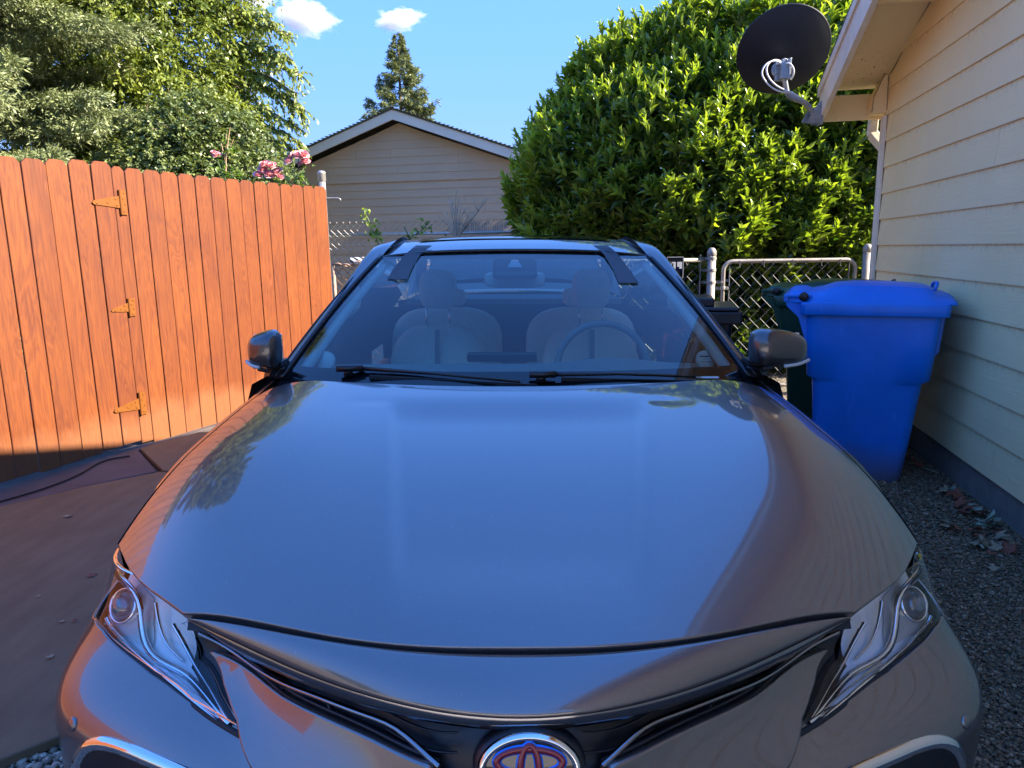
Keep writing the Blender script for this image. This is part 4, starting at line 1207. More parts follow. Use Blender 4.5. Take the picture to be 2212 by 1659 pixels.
while z < zs(YR):
    z1 = min(z + EX, zs(YR))
    def lim(zz):
        if zz <= 2.67: return (YN, YF)
        d = (zz - 2.67) / .33; return (YN + d, YF - d)
    a0, a1 = lim(z); b0, b1 = lim(z1 + .01)
    if b1 - b0 < .05: break
    # joints between boards
    joints = [a0]; y = a0 + random.uniform(1.0, 3.2)
    while y < a1 - .6: joints.append(y); y += random.uniform(2.6, 3.7)
    joints.append(a1)
    for j in range(len(joints) - 1):
        y0, y1 = joints[j], joints[j + 1]; g2 = .0015
        t0 = max(y0, b0) if j == 0 else y0 + g2; t1 = min(y1, b1) if j == len(joints) - 2 else y1 - g2
        y0_ = y0 if j == 0 else y0 + g2; y1_ = y1 if j == len(joints) - 2 else y1 - g2
        if t1 <= t0: t1 = t0 + .001
        n_ = 12; wob = random.uniform(-.0015, .0015)
        m.hexa([Vector((-.016 + wob, y0_, z)), Vector((-.016 - wob, y1_, z)), Vector((.05, y1_, z)), Vector((.05, y0_, z)),
                Vector((-.004, t0, z1 + .012)), Vector((-.004, t1, z1 + .012)), Vector((.05, t1, z1 + .012)), Vector((.05, t0, z1 + .012))])
    z += EX; k += 1
m.build('siding', SIDE, house, recalc=True)
m = MB(); m.box((.02, (YN + YF) / 2, .10), (.03, YF - YN, .18)); m.build('skirt_board', SKIRT, house)
m = MB(); m.box((.09, (YN + YF) / 2, 1.3), (.06, YF - YN - .02, 2.6))
m.build('wall_core', SIDE, house)
# rest of the building volume
m = MB(); BX = 9.0
m.box((BX / 2 + .06, YF - .05, 1.35), (BX - .1, .08, 2.6)); m.box((BX / 2 + .06, YN + .05, 1.35), (BX - .1, .08, 2.6)); m.build('end_wall', SIDE, house)
m = MB(); m.box((.022, YF - .0, 1.30), (.05, .085, 2.26)); m.box((-.026, YF - .02, 1.26), (.022, .095, 2.20)); m.build('corner_board', WHITE, house, bevel=.003)
# roof planes over a rake overhang, sheathing visible as the soffit
OV = .45; EY = 6.20
ROOFM = simple('mossy_shingles', (.085, .078, .062), .9, 0, .4, 14, .8, 40)
for nm, up0, up1, mt in (('soffit', 0.0, .018, SOFF), ('roof', .020, .050, ROOFM)):
    m = MB()
    for (ya, yb) in ((EY + .02, YR), (YR, 2 * YR - EY - .02)):
        za, zb = zs(ya), zs(yb); xe = -OV - (.035 if nm == 'roof' else .0)
        m.hexa([Vector((xe, ya, za + up0)), Vector((BX, ya, za + up0)), Vector((BX, yb, zb + up0)), Vector((xe, yb, zb + up0)),
                Vector((xe, ya, za + up1)), Vector((BX, ya, za + up1)), Vector((BX, yb, zb + up1)), Vector((xe, yb, zb + up1))])
    m.build(nm, mt, house, recalc=True)
m = MB()
for (ya, yb) in ((EY, YR), (2 * YR - EY, YR)):
    za, zb = zs(ya), zs(yb)
    m.hexa([Vector((-OV - .022, ya, za - .25)), Vector((-OV + .018, ya, za - .25)), Vector((-OV + .018, ya, za + .016)), Vector((-OV - .022, ya, za + .016)),
            Vector((-OV - .022, yb, zb - .25)), Vector((-OV + .018, yb, zb - .25)), Vector((-OV + .018, yb, zb + .016)), Vector((-OV - .022, yb, zb + .016))])
m.build('rake_board', WHITE, house, bevel=.003, recalc=True)
m = MB()
for (ya, yb) in ((EY + .01, YR), (2 * YR - EY - .01, YR)):
    za, zb = zs(ya), zs(yb)
    m.hexa([Vector((-OV - .038, ya, za - .05)), Vector((-OV - .024, ya, za - .05)), Vector((-OV - .024, ya, za + .019)), Vector((-OV - .038, ya, za + .019)),
            Vector((-OV - .038, yb, zb - .05)), Vector((-OV - .024, yb, zb - .05)), Vector((-OV - .024, yb, zb + .019)), Vector((-OV - .038, yb, zb + .019))])
m.build('drip_board', WHITE, house, recalc=True)
# purlin under the soffit further up, eave closure, boxed return
m = MB(); m.box((-OV / 2 + .01, 5.02, zs(5.02) - .055), (OV - .03, .04, .11)); m.build('soffit_block', SOFF, house)
m = MB(); m.box((-OV / 2 + .02, EY - .018, 2.462), (OV - .002, .032, .195)); m.box((BX / 2, EY - .018, 2.462), (BX, .03, .195)); m.build('eave_fascia', SOFF, house, bevel=.002)
m = MB()
m.prism([Vector((-.115, EY - .04, 2.385)), Vector((-.006, EY - .04, 2.385)), Vector((-.006, EY - .04, 2.66)), Vector((-.045, EY - .04, 2.655)), Vector((-.115, EY - .04, 2.50))], (0, -.17, 0))
m.build('eave_return', SOFF, house, recalc=True)
# caulk lines, conduit along the soffit joint
m = MB(); m.tube([(-.006, YF - .01, 2.66), (-.008, 5.0, zs(5.0) - .006), (-.008, YR + .1, zs(YR + .1) - .01)], .004, 5)
m.tube([(-.12, EY - .205, 2.39), (-.115, EY - .213, 2.50), (-.05, EY - .213, 2.665), (-.02, EY - .213, 2.66), (-.015, EY - .21, 2.40)], .0035, 5)
m.build('caulk_bead', simple('dirty_caulk', (.25, .17, .10), .8, 0, .3, 30), house)
# downspout
m = MB(); pts = [Vector((-.03, EY + .09, 2.40)), Vector((-.035, EY + .09, 2.27)), Vector((.07, EY + .02, 2.12)), Vector((.075, EY + .0, 1.9)), Vector((.075, EY + .0, .2))]
for a, b_ in zip(pts, pts[1:]): m.bar(a, b_ + (b_ - a).normalized() * .02, .085, .065, (1, 0, 0))
m.build('downspout', WHITE, house, bevel=.008)

# ---- satellite dish on the rake
MH = Matrix.Translation(HO) @ Matrix.Rotation(-HA, 4, 'Z')
base = MH @ Vector((-OV - .035, 6.12, 2.50))
DISHM = simple('dark_grey_dish', (.006, .008, .012), .55, 0, .05, 4)
DGAL = simple('grey_mast_steel', (.34, .36, .38), .4, .6, .12, 14)
dish = empty('satellite_dish', base); tag(dish, 'dark satellite dish with looped white cable bracketed to the corner of the eave', 'satellite dish')
L_ = lambda x, y, Y: at(x, y, Y) - base
YD = base.y - .02
bk = MB()
bc = L_(1763, 244, YD)
bk.prism([bc + Vector((-.075, -.01, -.075)), bc + Vector((.045, -.01, -.085)), bc + Vector((.05, -.01, .11)), bc + Vector((-.02, -.01, .035))], (0, .006, 0))
bk.prism([bc + Vector((-.095, .05, -.06)), bc + Vector((.035, .05, -.09)), bc + Vector((.035, .05, .06)), bc + Vector((-.035, .05, .045))], (0, .006, 0))
bk.box(bc + Vector((.045, .03, 0)), (.012, .10, .18))
for (a, b_) in ((-.04, -.01), (0, -.045), (.02, .055)): bk.lathe([(.010, 0), (.009, .008), (.0005, .010)], bc + Vector((a, -.012, b_)), 8, Matrix.Rotation(PI / 2, 3, 'X'))
bk.build('bracket', DGAL, dish, recalc=True)
am = MB(); elbow = L_(1697, 197, YD - .10); top_ = L_(1689, 150, YD - .14)
am.tube(resample([bc + Vector((-.02, .02, .0)), bc.lerp(elbow, .5) + Vector((0, -.02, .002)), elbow + Vector((.012, 0, -.012)), elbow + Vector((-.004, -.01, .03)), top_], 16), .021, 14)
am.build('arm', DGAL, dish, True)
cd = L_(1692, 110, YD + .02)
# bowl: normal points away from the camera, up and a bit left
nd = (Vector((.10, .78, .60))).normalized()
ax = nd.cross(Vector((0, 0, 1))).normalized(); ay = ax.cross(nd).normalized()
ang = rad(17); mx_ = ax * math.cos(ang) + ay * math.sin(ang); my_ = -ax * math.sin(ang) + ay * math.cos(ang)
dm = MB(); P = []
for i in range(72):
    t = 2 * PI * i / 72; row = []
    for r_ in [.001, .15, .3, .45, .6, .75, .88, .96, 1.0]:
        row.append(cd + mx_ * (.350 * r_ * math.cos(t)) + my_ * (.345 * r_ * math.sin(t)) + nd * (.075 * (r_ * r_ - 1)))
    e_ = mx_ * math.cos(t) + my_ * math.sin(t)
    row += [row[-1] + e_ * .007 + nd * .002, row[-1] + e_ * .008 + nd * .010, row[-1] + e_ * .004 + nd * .014, cd + mx_ * (.342 * math.cos(t)) + my_ * (.337 * math.sin(t)) + nd * .008]
    for r_ in [.88, .7, .5, .3, .1, .001]:
        row.append(cd + mx_ * (.345 * r_ * math.cos(t)) + my_ * (.34 * r_ * math.sin(t)) + nd * (.075 * (r_ * r_ - 1) + .004))
    P.append(row)
dm.grid(P, 0, True); dm.build('dish', DISHM, dish, True)
mb_ = MB(); mc = L_(1690, 150, YD - .10)
mb_.box(mc + Vector((-.015, 0, -.01)), (.085, .02, .155)); mb_.box(mc + Vector((-.002, -.045, -.01)), (.06, .06, .14)); mb_.box(mc + Vector((.03, -.04, -.01)), (.018, .09, .15))
mb_.lathe([(.062, -.008), (.062, .008), (.0005, .009)], mc + Vector((-.02, .01, 0)), 20, Matrix.Rotation(PI / 2, 3, 'X'))
mb_.box(mc + Vector((.02, .03, .075)), (.022, .05, .02))
for dx, dz in ((-.045, .03), (-.05, -.03), (.045, .02), (.04, -.05), (.0, .05)): mb_.lathe([(.009, 0), (.008, .01), (.0005, .012)], mc + Vector((dx, -.02 if abs(dx) > .03 else -.08, dz)), 8, Matrix.Rotation(PI / 2, 3, 'X'))
mb_.build('mount', DGAL, dish, bevel=.004, recalc=True)
CABLE = simple('white_cable', (.72, .72, .68), .35, 0, 0)
for k, pp in enumerate([[(1690, 140), (1683, 134), (1666, 133), (1652, 142), (1646, 158), (1654, 176), (1672, 192), (1698, 200), (1712, 199)],
                        [(1692, 138), (1680, 130), (1664, 134), (1656, 148), (1660, 166), (1676, 184), (1696, 195), (1714, 202), (1728, 210)],
                        [(1694, 138), (1704, 137), (1713, 146), (1714, 160), (1708, 172)]]):
    m = MB(); m.tube(resample([L_(x, y, YD - .16 - .04 * math.sin(PI * i / (len(pp) - 1)) - (.06 if k == 2 else 0) * 0) for i, (x, y) in enumerate(pp)], 40), .0065, 8)
    m.build('cable', CABLE, dish, True)

# ---- garage behind
GA = HA
garage = empty('garage', (-2.153, 14.5, 0), -GA)
tag(garage, 'taupe clapboard garage with low white gable rakes behind the car', 'garage')
def tanmat():
    m, nt, b = newmat('taupe_lap_siding'); c = ramp(nt, noise(nt, coords(nt), 1.2, 5), [(.3, (.54, .40, .26)), (.7, (.60, .445, .29))])
    nt.links.new(c, b.inputs['Base Color']); setp(b, None, .65); bump(nt, b, noise(nt, coords(nt, (.1, 1, 1)), 50, 4), .2, .004); return m
TAN = tanmat()
zap = 3.79; sl_g = .352; m = MB(); z = .12; xl, xr = -3.35, 3.35
def gx(zz): return min(3.35, max(0.02, (zap - zz) / sl_g + .0))
EG = .153
brk = 2.60
while z < zap - .02:
    z1 = z + EG; up = z >= brk - .02
    o_ = -.022 if up else 0.0
    h0, h1 = gx(z), gx(z1 + .008)
    js = [-h0] + sorted([random.uniform(-h0 + .4, h0 - .4) for _ in range(2 if h0 > 1.5 else 0)]) + [h0]
    for j in range(len(js) - 1):
        a0, a1 = js[j] + .0015 * (j > 0), js[j + 1] - .0015 * (j < len(js) - 2)
        t0 = max(a0, -h1) if j == 0 else a0; t1 = min(a1, h1) if j == len(js) - 2 else a1
        t0 = min(max(t0, -h1), h1); t1 = max(min(t1, h1), t0 + .001)
        m.hexa([Vector((a0, o_ - .014, z)), Vector((a1, o_ - .014, z)), Vector((a1, .06, z)), Vector((a0, .06, z)), Vector((t0, o_ - .002, z1 + .008)), Vector((t1, o_ - .002, z1 + .008)), Vector((t1, .06, z1 + .008)), Vector((t0, .06, z1 + .008))])
    z = z1
m.build('siding', TAN, garage, recalc=True)
m = MB(); m.box((0, .10, 1.3), (6.6, .06, 2.5)); m.box((-3.3, 3.5, 1.3), (.1, 6.8, 2.5)); m.box((3.3, 3.5, 1.3), (.1, 6.8, 2.5)); m.box((0, 7, 1.3), (6.6, .1, 2.5)); m.build('wall', TAN, garage)
GFAS = simple('pale_grey_fascia', (.78, .70, .58), .6, 0, .06, 3, .1, 40)
for s in (1, -1):
    m = MB(); xe = 3.75; f0, f1 = -.33, -.29
    m.hexa([Vector((s * .0, f0, 3.825)), Vector((s * xe, f0, 3.825 - sl_g * xe)), Vector((s * xe, f1, 3.825 - sl_g * xe)), Vector((s * .0, f1, 3.825)),
            Vector((s * .0, f0, 4.0)), Vector((s * xe, f0, 4.0 - sl_g * xe)), Vector((s * xe, f1, 4.0 - sl_g * xe)), Vector((s * .0, f1, 4.0))])
    m.build('rake_board', GFAS, garage, recalc=True)
    m = MB(); m.hexa([Vector((0, -.35, 4.0)), Vector((s * 3.8, -.35, 4.0 - sl_g * 3.8)), Vector((s * 3.8, 7.4, 4.0 - sl_g * 3.8)), Vector((0, 7.4, 4.0)),
            Vector((0, -.35, 4.035)), Vector((s * 3.8, -.35, 4.035 - sl_g * 3.8)), Vector((s * 3.8, 7.4, 4.035 - sl_g * 3.8)), Vector((0, 7.4, 4.035))])
    # ragged shingle tabs
    for i in range(46):
        x = i * .082; m.box((s * (x + .03), -.352 - random.uniform(0, .012), 4.028 - sl_g * x + random.uniform(0, .008)), (.06, .03, .012), Matrix.Rotation(-s * math.atan(sl_g) * -1, 3, 'Y') if False else None)
    m.build('roof', simple('moss_edged_shingles', (.10, .09, .05), .9, 0, .5, 9, .6, 40) if 'moss_edged_shingles' not in bpy.data.materials else bpy.data.materials['moss_edged_shingles'], garage, recalc=True)
    m = MB(); m.hexa([Vector((0, -.29, 3.97)), Vector((s * 3.74, -.29, 3.97 - sl_g * 3.74)), Vector((s * 3.74, .02, 3.97 - sl_g * 3.74)), Vector((0, .02, 3.97)),
            Vector((0, -.29, 3.985)), Vector((s * 3.74, -.29, 3.985 - sl_g * 3.74)), Vector((s * 3.74, .02, 3.985 - sl_g * 3.74)), Vector((0, .02, 3.985))])
    m.build('soffit', TAN, garage, recalc=True)

# ================================================================== PLANTS
def unit(v): return v / np.maximum(np.linalg.norm(v, axis=-1, keepdims=True), 1e-9)
def rnd_dirs(n): return unit(RNG.standard_normal((n, 3)))
LT = np.array([(0, 0, 0), (.30, -.85, .10), (.32, 0, -.02), (.30, .85, .10), (.68, -.80, .05), (.70, 0, -.10), (.68, .80, .05), (1, 0, -.22)])
LQ = np.array([(1, 2, 5, 4), (2, 3, 6, 5)]); LTR = np.array([(0, 2, 1), (0, 3, 2), (4, 5, 7), (5, 6, 7)])
def leaves8(name, P, D, Nn, L, W, mat, parent, tint):
    """leaf blades with a folded midrib: base P, axis D, face normal Nn"""
    D = unit(D); Sd = unit(np.cross(D, Nn)); Nn = np.cross(Sd, D); n = len(P)
    V = P[:, None] + D[:, None] * (LT[None, :, 0:1] * L[:, None, None]) + Sd[:, None] * (LT[None, :, 1:2] * W[:, None, None] / 2) + Nn[:, None] * (LT[None, :, 2:3] * L[:, None, None])
    q = (LQ[None] + (np.arange(n) * 8)[:, None, None]).reshape(-1, 4); t = (LTR[None] + (np.arange(n) * 8)[:, None, None]).reshape(-1, 3)
    return np_mesh(name, V.reshape(-1, 3), q, t, mat, parent, np.repeat(tint, 8), True)
def leaves4(name, P, D, Nn, L, W, mat, parent, tint, wide=.45):
    D = unit(D); Sd = unit(np.cross(D, Nn)); n = len(P)
    T = np.array([(0, 0), (wide, -1), (1, 0), (wide, 1)])
    V = P[:, None] + D[:, None] * (T[None, :, 0:1] * L[:, None, None]) + Sd[:, None] * (T[None, :, 1:2] * W[:, None, None] / 2)
    q = np.arange(n * 4).reshape(n, 4)
    return np_mesh(name, V.reshape(-1, 3), q, None, mat, parent, np.repeat(tint, 4), False)
def vnoise(P, f, seed=0):
    """cheap smooth pseudo noise -1..1"""
    r = np.random.default_rng(seed); s = 0
    for k in range(5):
        w_ = unit(r.standard_normal(3)) * f * (1 + .7 * k); s = s + np.sin(P @ w_ + r.random() * 6.28) / (1 + .4 * k)
    return s / 2.6

# ---- cherry laurel hedge
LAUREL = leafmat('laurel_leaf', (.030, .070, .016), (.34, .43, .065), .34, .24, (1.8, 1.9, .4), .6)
BARK = simple('brown_bark', (.11, .08, .055), .9, 0, .3, 14, .7, 30)
hx, hy = 2.72, 9.75
hedge = empty('laurel_hedge', (hx, hy, 0)); tag(hedge, 'tall glossy cherry laurel hedge bulging over the chain link fence and gate', 'hedge')
RX, RY, ZC, RZ = 2.44, 2.35, 1.7, 2.40
def hedge_pts(n, inset=0.0):
    # points on a lumpy rounded block, only the sides that can be seen, plus the top
    out = []; nor = []
    while len(out) < n:
        d = unit(RNG.standard_normal(3)); 
        if d[1] > .35 or d[2] < -.75: continue
        e = 2.7
        k = (abs(d[0] / 1.0) ** e + abs(d[1] / 1.0) ** e + abs(d[2] / 1.0) ** e) ** (-1 / e)
        p = np.array([d[0] * k * RX, d[1] * k * RY, d[2] * k * RZ])
        g = unit(np.array([np.sign(d[0]) * abs(d[0]) ** (e - 1) / RX, np.sign(d[1]) * abs(d[1]) ** (e - 1) / RY, np.sign(d[2]) * abs(d[2]) ** (e - 1) / RZ]))
        out.append(p); nor.append(g)
    P = np.array(out); G = np.array(nor)
    lump = .30 * vnoise(P, 1.9, 3) + .20 * vnoise(P, 5.5, 5)
    P = P + G * (lump - inset)[:, None]
    t = np.clip(P[:, 2] / RZ, 0, 1.2); P[:, 0] = P[:, 0] * (1 - .13 * t ** 2.5) + .30 * t ** 2.5
    P = P + np.array([0, 0, ZC])
    ok = P[:, 2] > .05
    return P[ok], G[ok], lump[ok]
def shoots(P, G, nl, Lm, spread, up, hang, tintb):
    n = len(P)
    ax = unit(G * .55 + np.array([0, 0, up]) + .35 * RNG.standard_normal((n, 3)))
    a1 = unit(np.cross(ax, rnd_dirs(n))); a2 = np.cross(ax, a1)
    sl_ = RNG.uniform(.10, .20, n)
    PP, DD, NN, LL, WW, TT = [], [], [], [], [], []
    for k in range(nl):
        f = k / (nl - 1); th = k * 2.4 + RNG.random(n) * .7
        rd = a1 * np.cos(th)[:, None] + a2 * np.sin(th)[:, None]
        tiltk = (spread * (1.15 - .85 * f))
        D = unit(ax * 1.0 + rd * tiltk + .13 * RNG.standard_normal((n, 3)) - np.array([0, 0, hang]))
        PP.append(P + ax * (sl_ * (f - .55))[:, None]); DD.append(D); NN.append(unit(ax * .9 - rd * .45 + .2 * RNG.standard_normal((n, 3))))
        LL.append(Lm * RNG.uniform(.75, 1.2, n) * (1 - .30 * f)); WW.append(LL[-1] * RNG.uniform(.30, .38, n)); TT.append(np.clip(tintb + .35 * f + .18 * RNG.standard_normal(n), 0, 1))
    c = lambda x: np.concatenate(x)
    return c(PP), c(DD), c(NN), c(LL), c(WW), c(TT)
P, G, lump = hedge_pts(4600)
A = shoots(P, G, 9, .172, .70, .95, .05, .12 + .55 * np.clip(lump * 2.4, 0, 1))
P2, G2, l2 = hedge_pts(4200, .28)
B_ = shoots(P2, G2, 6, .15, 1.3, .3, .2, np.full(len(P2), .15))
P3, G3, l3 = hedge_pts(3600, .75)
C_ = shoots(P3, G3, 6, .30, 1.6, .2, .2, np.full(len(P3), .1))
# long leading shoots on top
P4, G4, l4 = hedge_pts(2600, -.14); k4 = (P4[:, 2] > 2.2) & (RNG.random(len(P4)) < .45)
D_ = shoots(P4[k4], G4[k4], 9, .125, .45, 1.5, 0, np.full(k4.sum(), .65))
cc = [np.concatenate(x) for x in zip(A, B_, C_, D_)]
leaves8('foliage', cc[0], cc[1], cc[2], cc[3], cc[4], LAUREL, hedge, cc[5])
m = MB()
for i in range(26):
    a = RNG.uniform(-1.6, 1.9); b0 = Vector((a, RNG.uniform(-1.2, 1.0), 0)); tp = Vector((a * 1.15 + RNG.uniform(-.4, .4), b0.y * 1.1, RNG.uniform(2.2, 3.7)))
    m.tube(resample([b0, b0.lerp(tp, .5) + Vector((RNG.uniform(-.2, .2), RNG.uniform(-.15, .15), 0)), tp], 6), [.04, .034, .028, .02, .014, .008], 6)
m.build('trunk', BARK, hedge, True)

# ---- walnut-like tree beyond the hedge, seen beside the eave
def compound_tree(name, label, loc, blobs, n, L, mat, trunk_h, cat='tree'):
    r = empty(name, loc); tag(r, label, cat)
    PP, DD, NN, LL, WW, TT = [], [], [], [], [], []
    for (c, rr, k) in blobs:
        m_ = int(n * k); d = rnd_dirs(m_); rad_ = RNG.random(m_) ** .45
        base = np.array(c) + d * rad_[:, None] * np.array(rr)
        ax = unit(d * .6 + .5 * RNG.standard_normal((m_, 3)) + np.array([0, 0, -.15])); sd_ = unit(np.cross(ax, rnd_dirs(m_)))
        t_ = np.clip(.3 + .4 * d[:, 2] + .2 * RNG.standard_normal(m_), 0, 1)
        for q in range(6):
            for s in (-1, 1):
                PP.append(base + ax * (L * .8 * q)); DD.append(unit(sd_ * s + ax * .45 - np.array([0, 0, .15]))); NN.append(unit(np.cross(ax, sd_) + .2 * RNG.standard_normal((m_, 3))))
                LL.append(np.full(m_, L) * RNG.uniform(.8, 1.15, m_)); WW.append(LL[-1] * .36); TT.append(t_)
    c = np.concatenate
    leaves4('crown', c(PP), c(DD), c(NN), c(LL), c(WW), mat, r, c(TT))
    m = MB(); m.tube([(0, 0, 0), (.1, 0, trunk_h * .5), (0, .1, trunk_h)], [.16, .12, .06], 8)
    for i in range(7):
        a = RNG.uniform(0, 6.28); m.tube([(0, .05, trunk_h * RNG.uniform(.55, .95)), (math.cos(a) * .9, math.sin(a) * .7, trunk_h * 1.15), (math.cos(a) * 1.5, math.sin(a) * 1.1, trunk_h * 1.35)], [.06, .035, .015], 6)
    m.build('trunk', BARK, r, True); return r
WALN = leafmat('walnut_leaf', (.05, .12, .02), (.20, .32, .05), .35, .4)
compound_tree('leafy_tree', 'airy tree with rows of small leaflets showing between the dish and the eave', (5.6, 13.0, 0), [((0, 0, 4.6), (1.7, 1.4, 1.5), .6), ((-.6, -.3, 5.0), (1.0, 1.0, .8), .25), ((.9, .2, 5.9), (1.0, 1.0, 1.0), .15)], 900, .085, WALN, 3.6)

# ---- conifers
def conifer(name, label, loc, h, r0, nb, mat, L, dens_, droop=.25, zmin=.3, top_pow=.85, lo=0.0, tintf=None, side=None):
    r = empty(name, loc); tag(r, label, 'conifer')
    m = MB(); m.tube([(0, 0, 0), (0, 0, h * .5), (0, 0, h * .98)], [h * .018, h * .011, .012], 8)
    PP, DD, NN, LL, WW, TT = [], [], [], [], [], []
    for i in range(nb):
        f = (i + RNG.random()) / nb; z = zmin + (h - zmin) * f ** .92
        rr = r0 * (1 - (z / h)) ** top_pow * RNG.uniform(.70, 1.15) + .06
        a = RNG.random() * 2 * PI
        if side is not None and math.cos(a - side) < -.35: continue
        d = np.array([math.cos(a), math.sin(a), 0])
        up0 = RNG.uniform(-.05, .30) + .35 * f
        npt = max(4, int(rr / .16)); t = np.linspace(0, 1, npt)
        path = np.array([0, 0, z]) + d * (rr * t)[:, None] + np.array([0, 0, 1]) * (rr * (up0 * t - droop * t * t * 1.6 + .12 * t ** 4))[:, None]
        if i % 2 == 0 or rr > .8: m.tube([Vector(p) for p in path[::max(1, npt // 4)]], [.03 * (rr / 2 + .2)] + [.008] * (len(path[::max(1, npt // 4)]) - 1), 4, cap=False)
        # side twigs
        nt_ = int(dens_ * rr) + 3
        tt = RNG.random(nt_) ** .7; tt = lo + (1 - lo) * tt
        base = np.array([0, 0, z]) + d * (rr * tt)[:, None] + np.array([0, 0, 1]) * (rr * (up0 * tt - droop * tt * tt * 1.6 + .12 * tt ** 4))[:, None]
        sgn = np.where(RNG.random(nt_) < .5, -1, 1)[:, None]; sd_ = np.array([-d[1], d[0], 0]) * sgn
        ax = unit(sd_ * RNG.uniform(.3, 1.0, (nt_, 1)) + d * .8 + np.array([0, 0, -.25]) + .28 * RNG.standard_normal((nt_, 3)))
        tl_ = np.minimum(.16 + .45 * rr * (1.05 - tt), .55) * RNG.uniform(.6, 1.1, nt_)
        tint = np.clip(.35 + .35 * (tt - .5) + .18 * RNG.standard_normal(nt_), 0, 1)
        ks = 6
        for k in range(ks):
            qn = 5 if L < .1 else 3
            b_ = base + ax * (tl_ * k / ks)[:, None] + np.array([0, 0, -.12]) * (tl_ * (k / ks) ** 2)[:, None]
            for q in range(qn):
                PP.append(b_ + .02 * RNG.standard_normal((nt_, 3))); DD.append(unit(ax + .75 * rnd_dirs(nt_))); NN.append(rnd_dirs(nt_)); LL.append(L * RNG.uniform(.7, 1.3, nt_)); WW.append(LL[-1] * .26); TT.append(np.clip(tint + .25 * (k / ks - .5), 0, 1))
    c = np.concatenate
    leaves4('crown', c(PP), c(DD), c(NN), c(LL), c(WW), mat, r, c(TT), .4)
    m.build('trunk', BARK, r, True); return r
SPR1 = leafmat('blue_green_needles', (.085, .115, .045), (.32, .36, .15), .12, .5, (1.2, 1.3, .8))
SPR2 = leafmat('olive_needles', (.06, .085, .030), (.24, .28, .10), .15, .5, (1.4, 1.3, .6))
conifer('spruce_tree', 'broad grey-green spruce filling the top left corner behind the gate', (-8.3, 10.6, 0), 12, 3.9, 560, SPR1, .062, 44, .22, .4, .7, .30, side=-.9)
conifer('fir_tree', 'narrow olive conifer standing alone behind the garage ridge', (-4.05, 28, 0), 9.15, 5.0, 210, SPR2, .11, 15, .10, 3.4, 1.22, .15)

